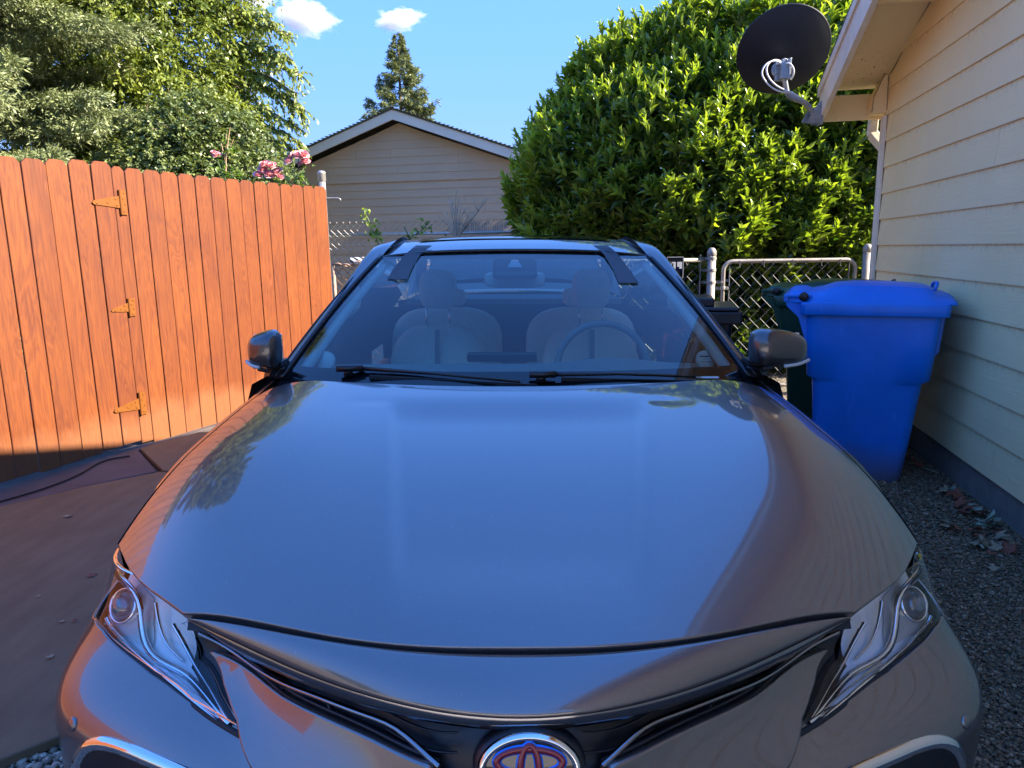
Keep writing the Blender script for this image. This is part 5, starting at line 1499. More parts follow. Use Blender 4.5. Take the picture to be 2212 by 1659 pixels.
# ---- broadleaf trees at left
def sprays(P0, D0, n, mat_l, leaf, gap, droop, tint):
    pass
def leafy(name, label, loc, spec, leafL, leafW, mat, ntw, twl, droop, poke=None, trunk=None, cat='tree', face=None, perleaf=12, jit=.5):
    """crown of many thin twigs carrying paired leaves, spread through lumpy ellipsoids"""
    r = empty(name, loc); tag(r, label, cat)
    PP, DD, NN, LL, WW, TT = [], [], [], [], [], []; m = MB()
    for (c, rr, k) in spec:
        n = int(ntw * k); d = rnd_dirs(n)
        if face is not None:
            bad = (d @ np.array(face)) < -.25; d[bad] *= -1
        lum = 1 + .13 * vnoise(d * 3, 2.2, int(abs(c[0]) * 10)) 
        rad_ = RNG.uniform(.45, 1.0, n) ** .6 * lum
        base = np.array(c) + d * np.array(rr) * rad_[:, None]
        ax = unit(d * 1.0 + np.array([.25, 0, .05]) + jit * RNG.standard_normal((n, 3))); tl_ = twl * RNG.uniform(.5, 1.25, n)
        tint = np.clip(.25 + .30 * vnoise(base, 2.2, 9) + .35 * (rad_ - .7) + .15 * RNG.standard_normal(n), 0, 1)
        sd_ = unit(np.cross(ax, rnd_dirs(n)))
        for q in range(perleaf):
            f = q / perleaf; b_ = base + ax * (tl_ * f)[:, None] - np.array([0, 0, 1]) * (tl_ * droop * f * f)[:, None]
            s = 1 if q % 2 else -1
            PP.append(b_ + .012 * RNG.standard_normal((n, 3))); DD.append(unit(sd_ * s * .8 + ax * .6 + np.array([0, 0, -.55]) + .3 * RNG.standard_normal((n, 3)))); NN.append(unit(np.array([0, -.3, 1]) + .6 * RNG.standard_normal((n, 3))))
            LL.append(leafL * RNG.uniform(.7, 1.2, n)); WW.append(leafW * RNG.uniform(.8, 1.2, n)); TT.append(np.clip(tint + .12 * RNG.standard_normal(n), 0, 1))
        for i in range(0, n, 9):
            p0 = Vector(base[i]); a_ = Vector(ax[i]); m.tube([p0 - a_ * .15, p0 + a_ * float(tl_[i]) * .5 - Vector((0, 0, float(tl_[i]) * droop * .25)), p0 + a_ * float(tl_[i]) - Vector((0, 0, float(tl_[i]) * droop))], [.007, .005, .003], 3, cap=False)
    if poke:
        for (pa, pb, dn, drp, nn) in poke:      # long branches reaching into the sky, with hanging leaf pairs
            pa, pb = Vector(pa), Vector(pb); L_b = (pb - pa).length
            path = [pa.lerp(pb, i / 14) + Vector((0, .0, -drp * L_b * (i / 14) ** 2 + .08 * L_b * math.sin(PI * i / 14))) + Vector((0, 0, RNG.uniform(-.03, .03))) for i in range(15)]
            m.tube(path, [.028 * (1 - i / 15) + .006 for i in range(15)], 5, cap=False)
            for i in range(nn):
                f = RNG.random() ** .8; k = f * 14; i0 = min(int(k), 13); p = path[i0].lerp(path[i0 + 1], k - i0); tdir = (path[i0 + 1] - path[i0]).normalized()
                sd0 = Vector((RNG.normal(), RNG.normal(), RNG.normal() * .6)); ad = (tdir * .7 + sd0 * .45).normalized(); tw = RNG.uniform(.15, .5) * (1.1 - .5 * f)
                k8 = int(tw / .035) + 2; f8 = np.arange(k8) / k8
                b_ = np.array(p)[None] + np.array(ad)[None] * (tw * f8)[:, None] - np.array([0, 0, 1]) * (tw * .35 * f8 ** 2)[:, None]
                PP.append(b_); sg = np.where(np.arange(k8) % 2, 1, -1)[:, None]
                sd_ = unit(np.cross(np.array(ad)[None].repeat(k8, 0), rnd_dirs(k8))); DD.append(unit(sd_ * sg * .6 + np.array(ad)[None] * .4 + np.array([0, 0, -.9]) + .25 * RNG.standard_normal((k8, 3)))); NN.append(unit(np.array([.5, -.5, .6]) + .6 * RNG.standard_normal((k8, 3))))
                LL.append(leafL * RNG.uniform(.7, 1.2, k8)); WW.append(leafW * RNG.uniform(.8, 1.2, k8)); TT.append(np.clip(.45 + .2 * RNG.standard_normal(k8), 0, 1))
                if i % 2 == 0: m.tube([p, p + ad * tw - Vector((0, 0, tw * .35))], [.004, .0025], 3, cap=False)
    c = np.concatenate
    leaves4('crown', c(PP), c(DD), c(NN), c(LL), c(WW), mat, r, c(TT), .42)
    if trunk:
        for tb in trunk: m.tube(resample([Vector(p) for p in tb[0]], 10), [tb[1] * (1 - .07 * i) for i in range(10)], 8)
    m.build('trunk', BARK, r, True); return r
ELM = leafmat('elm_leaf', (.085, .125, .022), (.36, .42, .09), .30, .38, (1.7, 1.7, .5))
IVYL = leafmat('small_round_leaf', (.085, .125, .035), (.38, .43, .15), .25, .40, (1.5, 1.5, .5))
loc = Vector((-6.4, 12.8, 0))
def rel(x, y, Y): return at(x, y, Y) - loc
pk = []
for (x0, y0, x1, y1, nn) in [(430, 60, 622, 62, 60), (400, 90, 560, 18, 45), (450, 120, 648, 150, 65), (450, 150, 640, 190, 60), (470, 190, 652, 215, 60), (460, 230, 640, 262, 60), (470, 260, 652, 298, 60), (480, 290, 640, 315, 50),
                             (400, 30, 500, -30, 40), (430, 40, 600, 40, 50), (500, 100, 610, 110, 40), (520, 170, 655, 240, 45), (500, 240, 610, 330, 40), (380, 60, 470, -10, 40), (520, 130, 632, 120, 40)]:
    pk.append((rel(x0, y0, 12.6), rel(x1, y1, 12.2), 0, .06, nn))
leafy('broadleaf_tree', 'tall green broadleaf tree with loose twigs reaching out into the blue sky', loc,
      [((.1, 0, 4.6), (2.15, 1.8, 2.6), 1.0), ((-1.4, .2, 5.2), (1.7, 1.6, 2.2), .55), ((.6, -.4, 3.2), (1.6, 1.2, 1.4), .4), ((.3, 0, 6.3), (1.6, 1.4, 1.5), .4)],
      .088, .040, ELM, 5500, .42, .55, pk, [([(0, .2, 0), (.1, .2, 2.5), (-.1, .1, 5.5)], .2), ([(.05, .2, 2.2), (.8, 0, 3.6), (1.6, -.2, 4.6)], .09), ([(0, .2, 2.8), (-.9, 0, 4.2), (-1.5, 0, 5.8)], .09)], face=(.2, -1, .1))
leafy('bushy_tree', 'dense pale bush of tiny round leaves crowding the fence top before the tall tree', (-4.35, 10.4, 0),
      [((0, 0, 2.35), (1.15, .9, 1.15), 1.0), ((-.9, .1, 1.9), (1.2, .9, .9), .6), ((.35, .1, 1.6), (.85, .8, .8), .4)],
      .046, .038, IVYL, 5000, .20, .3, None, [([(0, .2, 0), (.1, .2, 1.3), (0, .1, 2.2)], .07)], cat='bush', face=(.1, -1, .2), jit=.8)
leafy('distant_tree', 'small yellow-green treetop peeping over the left slope of the garage roof', (-6.2, 21, 0),
      [((0, 0, 2.9), (.8, .6, .9), 1.0), ((-1.2, 0, 2.4), (1.2, .6, .7), .8)], .08, .06, WALN, 500, .3, .3, None, [([(0, 0, 0), (.05, 0, 1.5), (0, 0, 2.6)], .08)], face=(0, -1, .2))

IVY2 = leafmat('street_tree_leaf', (.04, .07, .015), (.16, .22, .05), .2, .5)
for (x, y, hgt, lab) in ((-17, -30, 7.5, 'round street tree behind the camera beyond the far end of the orange gate'), (8.5, -33, 6.5, 'street tree behind the camera next to the cream house across the road'), (20, -30, 8, 'tallest street tree behind the camera past the near house corner'), (-28, -24, 7, 'street tree far behind the camera at the left end of the road')):
    leafy('street_tree', lab, (x, y, 0), [((0, 0, hgt * .62), (4.2, 3.5, hgt * .42), 1.0)], .35, .25, IVY2, 900, .6, .3, None, [([(0, 0, 0), (.05, 0, 1.5), (0, 0, hgt * .6)], .22)], perleaf=8)
# ---- roses above the fence
ROSEP, nt, b = newmat('pink_petal'); a = N(nt, 'ShaderNodeAttribute', attribute_name='tint')
nt.links.new(ramp(nt, a.outputs['Fac'], [(0, (.68, .07, .13)), (.55, (.85, .26, .30)), (1, (.95, .62, .56))]), b.inputs['Base Color']); setp(b, None, .5)
STEM = simple('green_stem', (.10, .14, .04), .6, 0, .2, 20)
ROSEL = leafmat('rose_leaf', (.04, .09, .015), (.14, .22, .03), .35, .4)
PT = np.array([(0, 0, 0), (.35, -.7, .10), (.35, 0, -.02), (.35, .7, .10), (.80, -1, .05), (.85, 0, .0), (.80, 1, .05), (1, 0, .12)])
def rose_head(c, R, parent):
    R = R * 1.2; n = 34; f = np.arange(n) / n; th = np.arange(n) * 2.4
    el = 1.25 - 1.25 * f + .1 * RNG.standard_normal(n)
    ax0 = unit(np.array([RNG.normal() * .3, -.55, .75])); e1 = unit(np.cross(ax0, [1, 0, .1])); e2 = np.cross(ax0, e1)
    rd = e1[None] * np.cos(th)[:, None] + e2[None] * np.sin(th)[:, None]
    D = unit(rd * np.cos(el)[:, None] + ax0[None] * np.sin(el)[:, None] * 1.0)
    Nn = unit(ax0[None] * np.cos(el)[:, None] - rd * np.sin(el)[:, None])
    P = np.array(c)[None] + rd * (R * .08 * f)[:, None]
    L = R * (.55 + .45 * f); W = L * 1.15
    D = unit(D); Sd = unit(np.cross(D, Nn)); Nn = np.cross(Sd, D)
    V = P[:, None] + D[:, None] * (PT[None, :, 0:1] * L[:, None, None]) + Sd[:, None] * (PT[None, :, 1:2] * W[:, None, None] / 2) + Nn[:, None] * ((PT[None, :, 2:3] + .08 * RNG.standard_normal((n, 8, 1))) * L[:, None, None])
    q = (LQ[None] + (np.arange(n) * 8)[:, None, None]).reshape(-1, 4); t = (LTR[None] + (np.arange(n) * 8)[:, None, None]).reshape(-1, 3)
    tint = np.clip(np.repeat(.25 + .4 * f, 8) + np.tile(PT[:, 0] * .35, n) + .1 * RNG.standard_normal(n * 8), 0, 1)
    return np_mesh('flower', V.reshape(-1, 3), q, t, ROSEP, parent, tint, True)
def rose(label, heads, foot, stems, leafs, Y):
    r = empty('rose_bush', (foot[0], Y, 0)); tag(r, label, 'rose bush', None)
    o = Vector((foot[0], Y, 0)); m = MB()
    for (x, y, R) in heads:
        p = at(x, y, Y) - o; rose_head(p, R, r)
        k = stems[min(range(len(stems)), key=lambda i: abs(stems[i][0] - x))]
        j = at(k[0], k[1], Y) - o
        m.tube(resample([Vector((0, 0, .1)), Vector((j.x * .6, 0, 1.3)), j, p - Vector((0, 0, .03))], 10), [.006] * 8 + [.0035] * 2, 5)
    P = []; D = []
    for (x, y, k) in leafs:
        b_ = at(x, y, Y) - o
        for i in range(k): P.append(np.array(b_) + RNG.normal(0, .035, 3)); D.append(RNG.normal(0, 1, 3) + np.array([0, -.2, -.1]))
    n = len(P)
    leaves8('leaves', np.array(P), np.array(D), rnd_dirs(n) * .5 + np.array([0, -.4, .8]), RNG.uniform(.04, .075, n), RNG.uniform(.025, .04, n), ROSEL, r, RNG.random(n))
    m.build('stems', STEM, r, True)
rose('large cluster of pink roses nodding over the fence beside the grey post', [(559, 378, .046), (572, 356, .048), (588, 360, .048), (600, 373, .050), (583, 378, .052), (568, 368, .044), (606, 382, .036),
      (625, 349, .050), (631, 336, .040), (645, 336, .050), (656, 334, .046), (660, 349, .042), (652, 354, .036)], (-2.45,), [(588, 398), (640, 385)], [(645, 380, 14), (648, 392, 16), (632, 395, 8), (660, 388, 4), (590, 400, 8), (575, 398, 4), (612, 397, 4), (655, 372, 3)], 7.0)
rose('thin rose cane with one small pink bloom against the dark bush', [(469, 336, .040), (462, 330, .026)], (-3.2,), [(478, 360)], [(478, 352, 6), (490, 330, 8), (500, 318, 5), (488, 372, 14), (498, 380, 10), (470, 362, 6), (520, 380, 8), (492, 300, 3)], 7.0)
m = MB(); 
for (a_, b_) in (((488, 380), (489, 290)), ((488, 340), (497, 275)), ((490, 360), (478, 310)), ((492, 330), (505, 300))):
    m.tube([at(*a_, 7.02), at(*b_, 7.02)], [.006, .003], 4)
tag(m.build('dry_cane', simple('tan_cane', (.36, .24, .13), .7, 0, .2), None), 'brown dried rose canes standing above the fence near the small bloom', 'dry stems')

# ---- bare twig shrub, vines and ivy beyond the car
TWIG = simple('grey_twig', (.46, .38, .28), .8, 0, .2, 20)
sh = MB(); rb = at(985, 530, 10.7); rb.z = 0
tips = [(986, 410), (976, 425), (992, 425), (968, 430), (997, 437), (1005, 450), (958, 455), (1012, 470), (1035, 445), (1042, 435), (1052, 428), (1058, 424), (960, 470), (975, 440), (1000, 470), (1020, 455), (945, 465), (955, 500), (984, 450), (990, 445)]
for i, (x, y) in enumerate(tips):
    t_ = at(x, y, 10.7 + random.uniform(-.2, .2)); mid = at(985 + (x - 985) * .55 + random.uniform(-6, 6), 500 + (y - 500) * .4, 10.7)
    sh.tube(resample([rb + Vector((0, 0, .3)), at(984, 520, 10.7), mid, t_], 10), [.011] * 3 + [.009] * 4 + [.007, .006, .004], 4)
    if i % 2:
        q = mid.lerp(t_, .5); sh.tube([q, q + Vector((random.uniform(-.12, .12), 0, random.uniform(.1, .22)))], [.005, .003], 4)
tag(sh.build('bare_shrub', TWIG, None, True), 'leafless grey twiggy shrub in front of the garage wall', 'shrub')
VINEL = leafmat('vine_leaf', (.08, .13, .03), (.34, .42, .09), .35, .4)
def vine(label, px, Y, n, L, nm='vine'):
    o = at(px[-1][0], px[-1][1], Y); o.z = 0
    r = empty(nm, o); tag(r, label, 'vine')
    path = resample([at(x, y, Y) - o for x, y in px] + [Vector((0, 0, .4))], 24)
    m = MB(); m.tube(path, .008, 5); m.build('stem', STEM, r, True)
    k = RNG.integers(0, 17, n); P = np.array([np.array(path[i]) for i in k]) + RNG.normal(0, .05, (n, 3))
    leaves8('leaves', P, RNG.normal(0, 1, (n, 3)) + np.array([0, 0, .2]), rnd_dirs(n) * .6 + np.array([0, -.5, .6]), RNG.uniform(.6, 1.1, n) * L, RNG.uniform(.5, .7, n) * L, VINEL, r, RNG.random(n))
vine('leaning leafy shoot in front of the chain link near the orange fence end', [(790, 462), (798, 480), (806, 500), (814, 518)], 10.3, 110, .085)
vine('bright yellow-green shrub tuft at mid roof line before the garage', [(922, 483), (914, 495), (900, 505), (890, 512)], 10.5, 120, .08)
vine('small leafy sprig between the two shoots behind the car roof', [(873, 490), (878, 500), (884, 512)], 10.5, 22, .06)

# ---- chain link
WIRE = simple('grey_wire', (.12, .12, .125), .6, .2, .15, 30)
def chain(m, w_, h_, pitch=.052, r=.0022, knuck=True, z0=.04):
    """diamond mesh in the local x-z plane, zigzag wires linked pair by pair"""
    n = int(w_ / pitch / 1); nz = int(h_ / pitch)
    for i in range(n + 1):
        x0 = i * pitch
        for (sg, yy) in ((1, .0015), (-1, -.0015)):
            pts = []
            for k in range(nz + 1):
                x = x0 + (pitch * sg if k % 2 else 0); z = z0 + k * pitch
                pts.append((min(max(x, 0), w_), yy * (1 if k % 2 else -1), z))
            m.tube(pts, r, 3, cap=False)
        if knuck and 0 < i < n:
            zt = z0 + nz * pitch
            if (nz % 2) == 0:
                m.tube([(x0, 0, zt - .002), (x0 + .010, 0, zt + .022)], r, 3); m.tube([(x0, 0, zt - .002), (x0 - .010, 0, zt + .022)], r, 3)
            elif i > 1:
                m.tube([(x0 - pitch, 0, zt), (x0 - pitch + .010, 0, zt + .022)], r, 3)
YG = 6.6
def post(x, top, label, group=None, r=.038):
    e = empty('fence_post', (x, YG, 0)); tag(e, label, 'post', group)
    m = MB(); m.tube([(0, 0, 0), (0, 0, top - .045)], r, 22); m.build('post', OLDG, e, True)
    m = MB(); m.lathe([(r + .002, -.075), (r + .004, -.07), (r + .004, -.045), (r + .001, -.03), (r * .75, -.012), (r * .4, -.002), (.0005, 0)], (0, 0, top), 20); m.build('cap', OLDG, e, True)
    return e
p1 = post(at(1538, 535, YG).x, 1.372, 'grey steel gate post with dome cap and clamps behind the black bin', 'chain link posts')
m = MB()
for z in (1.275, 1.17, 1.06): m.lathe([(.041, -.014), (.044, -.012), (.044, .012), (.041, .014)], (0, 0, z), 20); m.box((-.055, -.0, z), (.05, .012, .024)); m.lathe([(.012, -.02), (.012, .02)], (-.075, 0, z), 8, Matrix.Rotation(PI / 2, 3, 'X'))
for z in (1.06,): m.box((.065, 0, z), (.07, .012, .026)); m.lathe([(.012, -.022), (.012, .022), (.001, .023)], (.095, 0, z), 8, Matrix.Rotation(PI / 2, 3, 'X'))
m.build('clamp', OLDG, p1)
p2 = post(at(1875, 530, YG).x, 1.385, 'grey steel post with dome cap against the corner of the cream house', 'chain link posts')
g0 = at(1562, 600, YG).x; g1 = at(1846, 600, YG).x; gt = 1.245; W_ = g1 - g0
cg = empty('chain_link_gate', (g0, YG, 0)); tag(cg, 'low chain link gate with rounded pipe frame behind the green bin', 'gate')
m = MB(); R_ = .085
def arc(cx, cz, a0, a1, n=8): return [(cx + R_ * math.cos(a0 + (a1 - a0) * i / n), 0, cz + R_ * math.sin(a0 + (a1 - a0) * i / n)) for i in range(n + 1)]
m.tube([(0, 0, .08)] + arc(R_, gt - R_, PI, PI / 2) + arc(W_ - R_, gt - R_, PI / 2, 0) + [(W_, 0, .08)], .019, 12)
m.tube([(0, 0, .10), (W_, 0, .10)], .017, 10); m.build('gate_frame', OLDG, cg, True)
m = MB(); m.bar((W_ - .055, 0, .1), (W_ - .055, 0, gt - .02), .006, .018, (0, 1, 0)); m.build('tension_bar', OLDG, cg)
m = MB(); m.bar((.055, 0, .1), (.055, 0, gt - .02), .006, .018, (0, 1, 0))
for z in (1.075, .5): m.box((.03, 0, z), (.06, .01, .022))
for z in (1.005,): m.lathe([(.023, -.016), (.026, -.012), (.026, .012), (.023, .016)], (0, 0, z), 14); m.box((-.04, 0, z), (.05, .014, .03)); m.lathe([(.016, -.02), (.016, .02), (.001, .021)], (.035, 0, z), 10, Matrix.Rotation(PI / 2, 3, 'X'))
m.build('tension_bar', OLDG, cg)
m = MB(); chain(m, W_ - .11, gt + .01 - .06, .098, .0030); m.v = [v + Vector((.055, -.012, 0)) for v in m.v]
for x in (.14, .36, .62, .88, 1.05): m.tube([(x, -.02, gt + .01), (x, -.02, gt - .045), (x + .006, -.02, gt - .052)], .0028, 4)
m.build('mesh', WIRE, cg)
lf = empty('chain_link_fence', (p1.location.x - 1.3, YG, 0)); tag(lf, 'chain link fence panel running left from the capped gate post behind the car', 'fence')
LW = 1.3 - .07
m = MB(); m.tube([(0, 0, 1.262), (LW, 0, 1.262)], .018, 10); m.build('top_rail', OLDG, lf, True)
m = MB(); m.bar((LW - .03, 0, .1), (LW - .03, 0, 1.31), .006, .022, (0, 1, 0)); m.build('tension_bar', OLDG, lf)
m = MB(); chain(m, LW - .03, 1.235, .098, .0030); m.v = [v + Vector((0, -.014, 0)) for v in m.v]; m.build('mesh', WIRE, lf)
# small sign hanging on it
sp = at(1458, 578, YG - .05)
sg_ = empty('fence_sign', sp); tag(sg_, 'small black bordered sign with pale block shapes hanging on the chain link', 'sign')
m = MB(); m.box((0, 0, 0), (.16, .006, .20)); m.build('board', GLOSSB, sg_)
m = MB()
for (c, d) in (((0, .093), (.15, .004)), ((0, -.093), (.15, .004)), ((.073, 0), (.004, .19)), ((-.073, 0), (.004, .19))): m.box((c[0], -.0045, c[1]), (d[0], .003, d[1]))
m.build('border', PALE, sg_)
m = MB()
for (x, z, w1, h1) in ((.05, .02, .024, .060), (.028, .028, .018, .044), (-.005, .02, .02, .06), (-.03, .045, .03, .012), (-.035, .02, .015, .06)): m.box((x, -.0045, z), (w1, .003, h1))
m.build('lettering', PALE, sg_)

# far chain link fence with top rail before the garage
ff = empty('chain_link_fence', (-3.3, 11.0, 0)); tag(ff, 'taller galvanised chain link fence with a top rail close before the garage wall', 'fence')
m = MB(); m.tube([(0, 0, 1.635), (4.6, 0, 1.635)], .022, 10); m.build('top_rail', GALV, ff, True)
m = MB(); chain(m, 4.6, 1.80, .098, .0032); m.v = [v + Vector((0, -.02, 0)) for v in m.v]; m.build('mesh', GALV, ff)
m = MB()
for x in (0, 2.3, 4.6): m.tube([(x, .03, 0), (x, .03, 1.66)], .024, 10)
m.build('posts', GALV, ff, True)
# slatted wooden screen
SLAT = simple('grey_weathered_slats', (.34, .29, .24), .85, 0, .25, 20, .3, 90)
ws_ = empty('slat_screen', (-.86, 11.15, 0)); tag(ws_, 'low screen of thin grey wooden slats beside the hedge foot', 'fence')
m = MB()
for i in range(34):
    x = i * .034; m.box((x, 0, .9 + random.uniform(-.01, .012)), (.022, .010, 1.80), Matrix.Rotation(random.uniform(-.006, .006), 3, 'Y'))
m.build('slats', SLAT, ws_)
m = MB()
for z in (.4, 1.1, 1.66): m.tube([(-.02, -.008, z), (1.15, -.008, z)], .004, 5)
m.build('binding_wire', WIRE, ws_)
# rusty chain link stub with dry vine, and striped roll
RUSTW = simple('rusty_wire', (.20, .10, .06), .8, .3, .3, 20)
rf = empty('chain_link_fence', (at(722, 600, 7.8).x, 7.8, 0)); tag(rf, 'rusty vine-covered chain link stub just past the orange fence end', 'fence')
m = MB(); chain(m, 1.5, 1.20, .098, .0036, False); m.build('mesh', RUSTW, rf)
m = MB(); m.tube([(0, 0, 0), (0, 0, 1.25)], .018, 8); m.tube([(0, 0, 1.25), (1.5, 0, 1.235)], .016, 8)
for i in range(14): x = i * .09; m.tube([(x, -.02, 1.23 + random.uniform(0, .03)), (x + random.uniform(.05, .14), -.03, 1.24 + random.uniform(0, .05)), (x + random.uniform(.1, .2), -.01, 1.22)], .007, 4)
m.build('dry_vine', simple('dry_vine_bark', (.36, .25, .18), .85, 0, .3, 30), rf, True)
ro = at(757, 566, 8.2); ro2 = ro + Vector((.9, .1, .02))
STRP, nt, b = newmat('striped_roll'); sx = N(nt, 'ShaderNodeTexWave'); sx.inputs['Scale'].default_value = 7; sx.bands_direction = 'DIAGONAL'; nt.links.new(coords(nt), sx.inputs['Vector'])
nt.links.new(ramp(nt, sx.outputs['Fac'], [(.42, (.02, .02, .02)), (.5, (.7, .7, .68))]), b.inputs['Base Color']); setp(b, None, .6)
m = MB(); m.tube([ro, ro2], .05, 16); tag(m.build('striped_roll', STRP, None, True, bevel=.01), 'black and white striped roll lying on the rusty chain link behind the car', 'roll')

# ================================================================== BINS
def plastic(name, c, dirt=(.16, .13, .09)):
    m, nt, b = newmat(name); v = coords(nt); tc = N(nt, 'ShaderNodeTexCoord'); sx = N(nt, 'ShaderNodeSeparateXYZ'); nt.links.new(tc.outputs['Object'], sx.inputs[0])
    n1 = noise(nt, v, 3, 5); n2 = noise(nt, coords(nt, (1, 1, .3)), 18, 5)
    col = ramp(nt, n1, [(.3, tuple(x * .85 for x in c)), (.7, tuple(x * 1.12 for x in c))])
    k = ramp(nt, math_(nt, 'ADD', sx.outputs[2], math_(nt, 'MULTIPLY', n1, .10)), [(.10, 1), (.30, .0)])
    col = mixc(nt, math_(nt, 'MULTIPLY', k, .75), col, dirt)
    scf = ramp(nt, n2, [(.62, 0), (.72, .35)]); col = mixc(nt, scf, col, tuple(min(1, x * 1.5 + .05) for x in c))
    nt.links.new(col, b.inputs['Base Color']); setp(b, None, .36); bump(nt, b, noise(nt, v, 220, 3), .10, .003); return m
def rrect(hx, hy, r, n=5):
    out = []
    for (sx_, sy_, a0) in ((1, 1, 0), (-1, 1, PI / 2), (-1, -1, PI), (1, -1, 1.5 * PI)):
        for i in range(n + 1):
            a = a0 + PI / 2 * i / n; out.append((sx_ * (hx - r) + r * math.cos(a), sy_ * (hy - r) + r * math.sin(a)))
    return out
def make_bin(name, label, mat, loc, rz, sc=1.0):
    e = empty(name, loc, rz); tag(e, label, 'bin', 'wheeled bins by the house')
    m = MB()
    # local x: lid front is +x, hinge side -x ; y across ; cx(z) drifts so the back stays steep
    lv = [(.00, .235, .215, .05, -.015), (.03, .250, .228, .055, -.015), (.30, .275, .245, .055, -.008), (.585, .300, .265, .055, -.002), (.600, .302, .268, .05, -.002), (.625, .335, .292, .045, 0), (.85, .350, .303, .04, .004), (.96, .357, .308, .04, .005), (1.00, .360, .310, .04, .005)]
    bs = dict(zip([q[0] for q in lv], (.215, .226, .250, .277, .279, .281, .303, .308, .310)))
    rings = []
    for (z, a, b_, r, cx) in lv:
        ring = []; base_ = rrect(a, b_, r)
        pts_ = []
        for q in range(len(base_)):
            p0_, p1_ = Vector(base_[q]), Vector(base_[(q + 1) % len(base_)])
            pts_.append(p0_)
            if q % 6 == 5:
                for e_ in range(1, 14): pts_.append(p0_.lerp(p1_, e_ / 14))
        for p_ in pts_:
            y = p_.y
            if abs(abs(y) - b_) < 1e-6:
                w_ = 1 - sst((abs(p_.x) - a * .35) / (a * .42)); y = math.copysign(b_ + (bs[z] - b_) * w_, y)
            ring.append(Vector((p_.x + cx, y, z)))
        rings.append(ring)
    m.grid([[rings[k][i] for k in range(len(rings))] for i in range(len(rings[0]))], 0, True)
    m.add(rings[0], [tuple(range(len(rings[0]) - 1, -1, -1))])
    m.build('body', mat, e, True)
    # rim
    m = MB()
    ri = [[Vector((x + .006, y, z)) for x, y in rrect(a, b_, .03)] for (z, a, b_) in ((.985, .366, .315), (.985, .392, .338), (1.045, .396, .342), (1.058, .390, .336), (1.058, .36, .31))]
    m.grid([[ri[k][i] for k in range(5)] for i in range(len(ri[0]))], 0, True); m.build('rim', mat, e, True, bevel=.003)
    # lid: domed, with raised centre and stepped nose
    m = MB(); P = []
    prof = [(-.47, 1.100, .26), (-.44, 1.118, .27), (-.38, 1.120, .285), (-.34, 1.105, .31), (-.27, 1.118, .325), (-.20, 1.142, .332), (-.10, 1.150, .334), (.10, 1.148, .334), (.26, 1.138, .334), (.31, 1.128, .333), (.325, 1.105, .332), (.40, 1.092, .330), (.425, 1.075, .325), (.43, 1.055, .32)]
    for (x, z, hy) in prof:
        row = []
        for k in range(17):
            u_ = -1 + k / 8; y = hy * u_; zz = z
            e_ = abs(u_)
            zz = 1.060 + (z - 1.060) * (1 - sst((e_ - .72) / .22)) + .012 * (1 - sst((e_ - .93) / .07))
            if x < -.3 and e_ < .7: zz += .006 * math.cos(u_ * 20)
            row.append(Vector((x, y, min(zz, z) if e_ > .5 else zz)))
        row = [Vector((x, -hy - .002, 1.050))] + row + [Vector((x, hy + .002, 1.050))]
        P.append(row)
    m.grid(P); lid = m.build('lid', mat, e, True)
    md = lid.modifiers.new('solid', 'SOLIDIFY'); md.thickness = .004
    # hinge bar, gussets, handle
    m = MB(); m.box((-.405, 0, 1.088), (.15, .56, .022)); m.box((-.475, 0, 1.075), (.03, .56, .045)); m.build('handle', mat, e, bevel=.008)
    m = MB()
    for y in (-.27, -.19, -.10, .10, .19, .27):
        m.prism([Vector((-.485, y, 1.09)), Vector((-.47, y, 1.03)), Vector((-.40, y, .965)), Vector((-.345, y, .80)), Vector((-.34, y, 1.09))], (0, .012, 0))
    m.build('handle_rib', mat, e, recalc=True)
    m = MB(); m.lathe([(.024, -.02), (.026, -.015), (.026, .012), (.018, .016), (.0005, .016)], (-.375, -.305, 1.088), 18, Matrix.Rotation(PI / 2, 3, 'X')); m.build('hinge_cap', BLACKP, e, True)
    m = MB(); m.tube([(-.36, -.30, 1.088), (-.36, .30, 1.088)], .014, 8); m.build('hinge_pin', BLACKP, e, True)
    # front lid grip loop
    m = MB(); m.tube([(.33, -.09, 1.10), (.345, -.09, 1.150), (.350, -.05, 1.157), (.350, .05, 1.157), (.345, .09, 1.150), (.33, .09, 1.10)], .010, 8); m.build('lid_grip', mat, e, True)
    # front apron under the rim, wheels at the back
    m = MB(); m.prism([Vector((.355, -.20, .985)), Vector((.392, -.20, .985)), Vector((.372, -.20, .78)), Vector((.342, -.20, .74))], (0, .40, 0)); m.build('apron', mat, e, recalc=True, bevel=.004)
    for sy in (-1, 1):
        w_ = MB(); w_.lathe([(.02, -.03), (.11, -.03), (.125, -.02), (.125, .02), (.11, .03), (.02, .03)], (-.25, sy * .275, .125), 24, Matrix.Rotation(PI / 2, 3, 'X')); w_.build('wheel', RUBBER, e, True)
    e.scale = (sc * .955, sc, sc)
    return e
BLUE = plastic('blue_bin_plastic', (.004, .18, .70)); GREEN = plastic('green_bin_plastic', (.012, .060, .030)); BLKB = plastic('black_bin_plastic', (.012, .013, .018))
make_bin('wheeled_bin', 'bright blue wheeled bin nearest the car, its front turned to the house wall', BLUE, (2.13, 4.30, 0), rad(-24))
make_bin('wheeled_bin', 'dark green wheeled bin mostly hidden behind the blue one', GREEN, (2.27, 5.02, 0), rad(-34), .985)
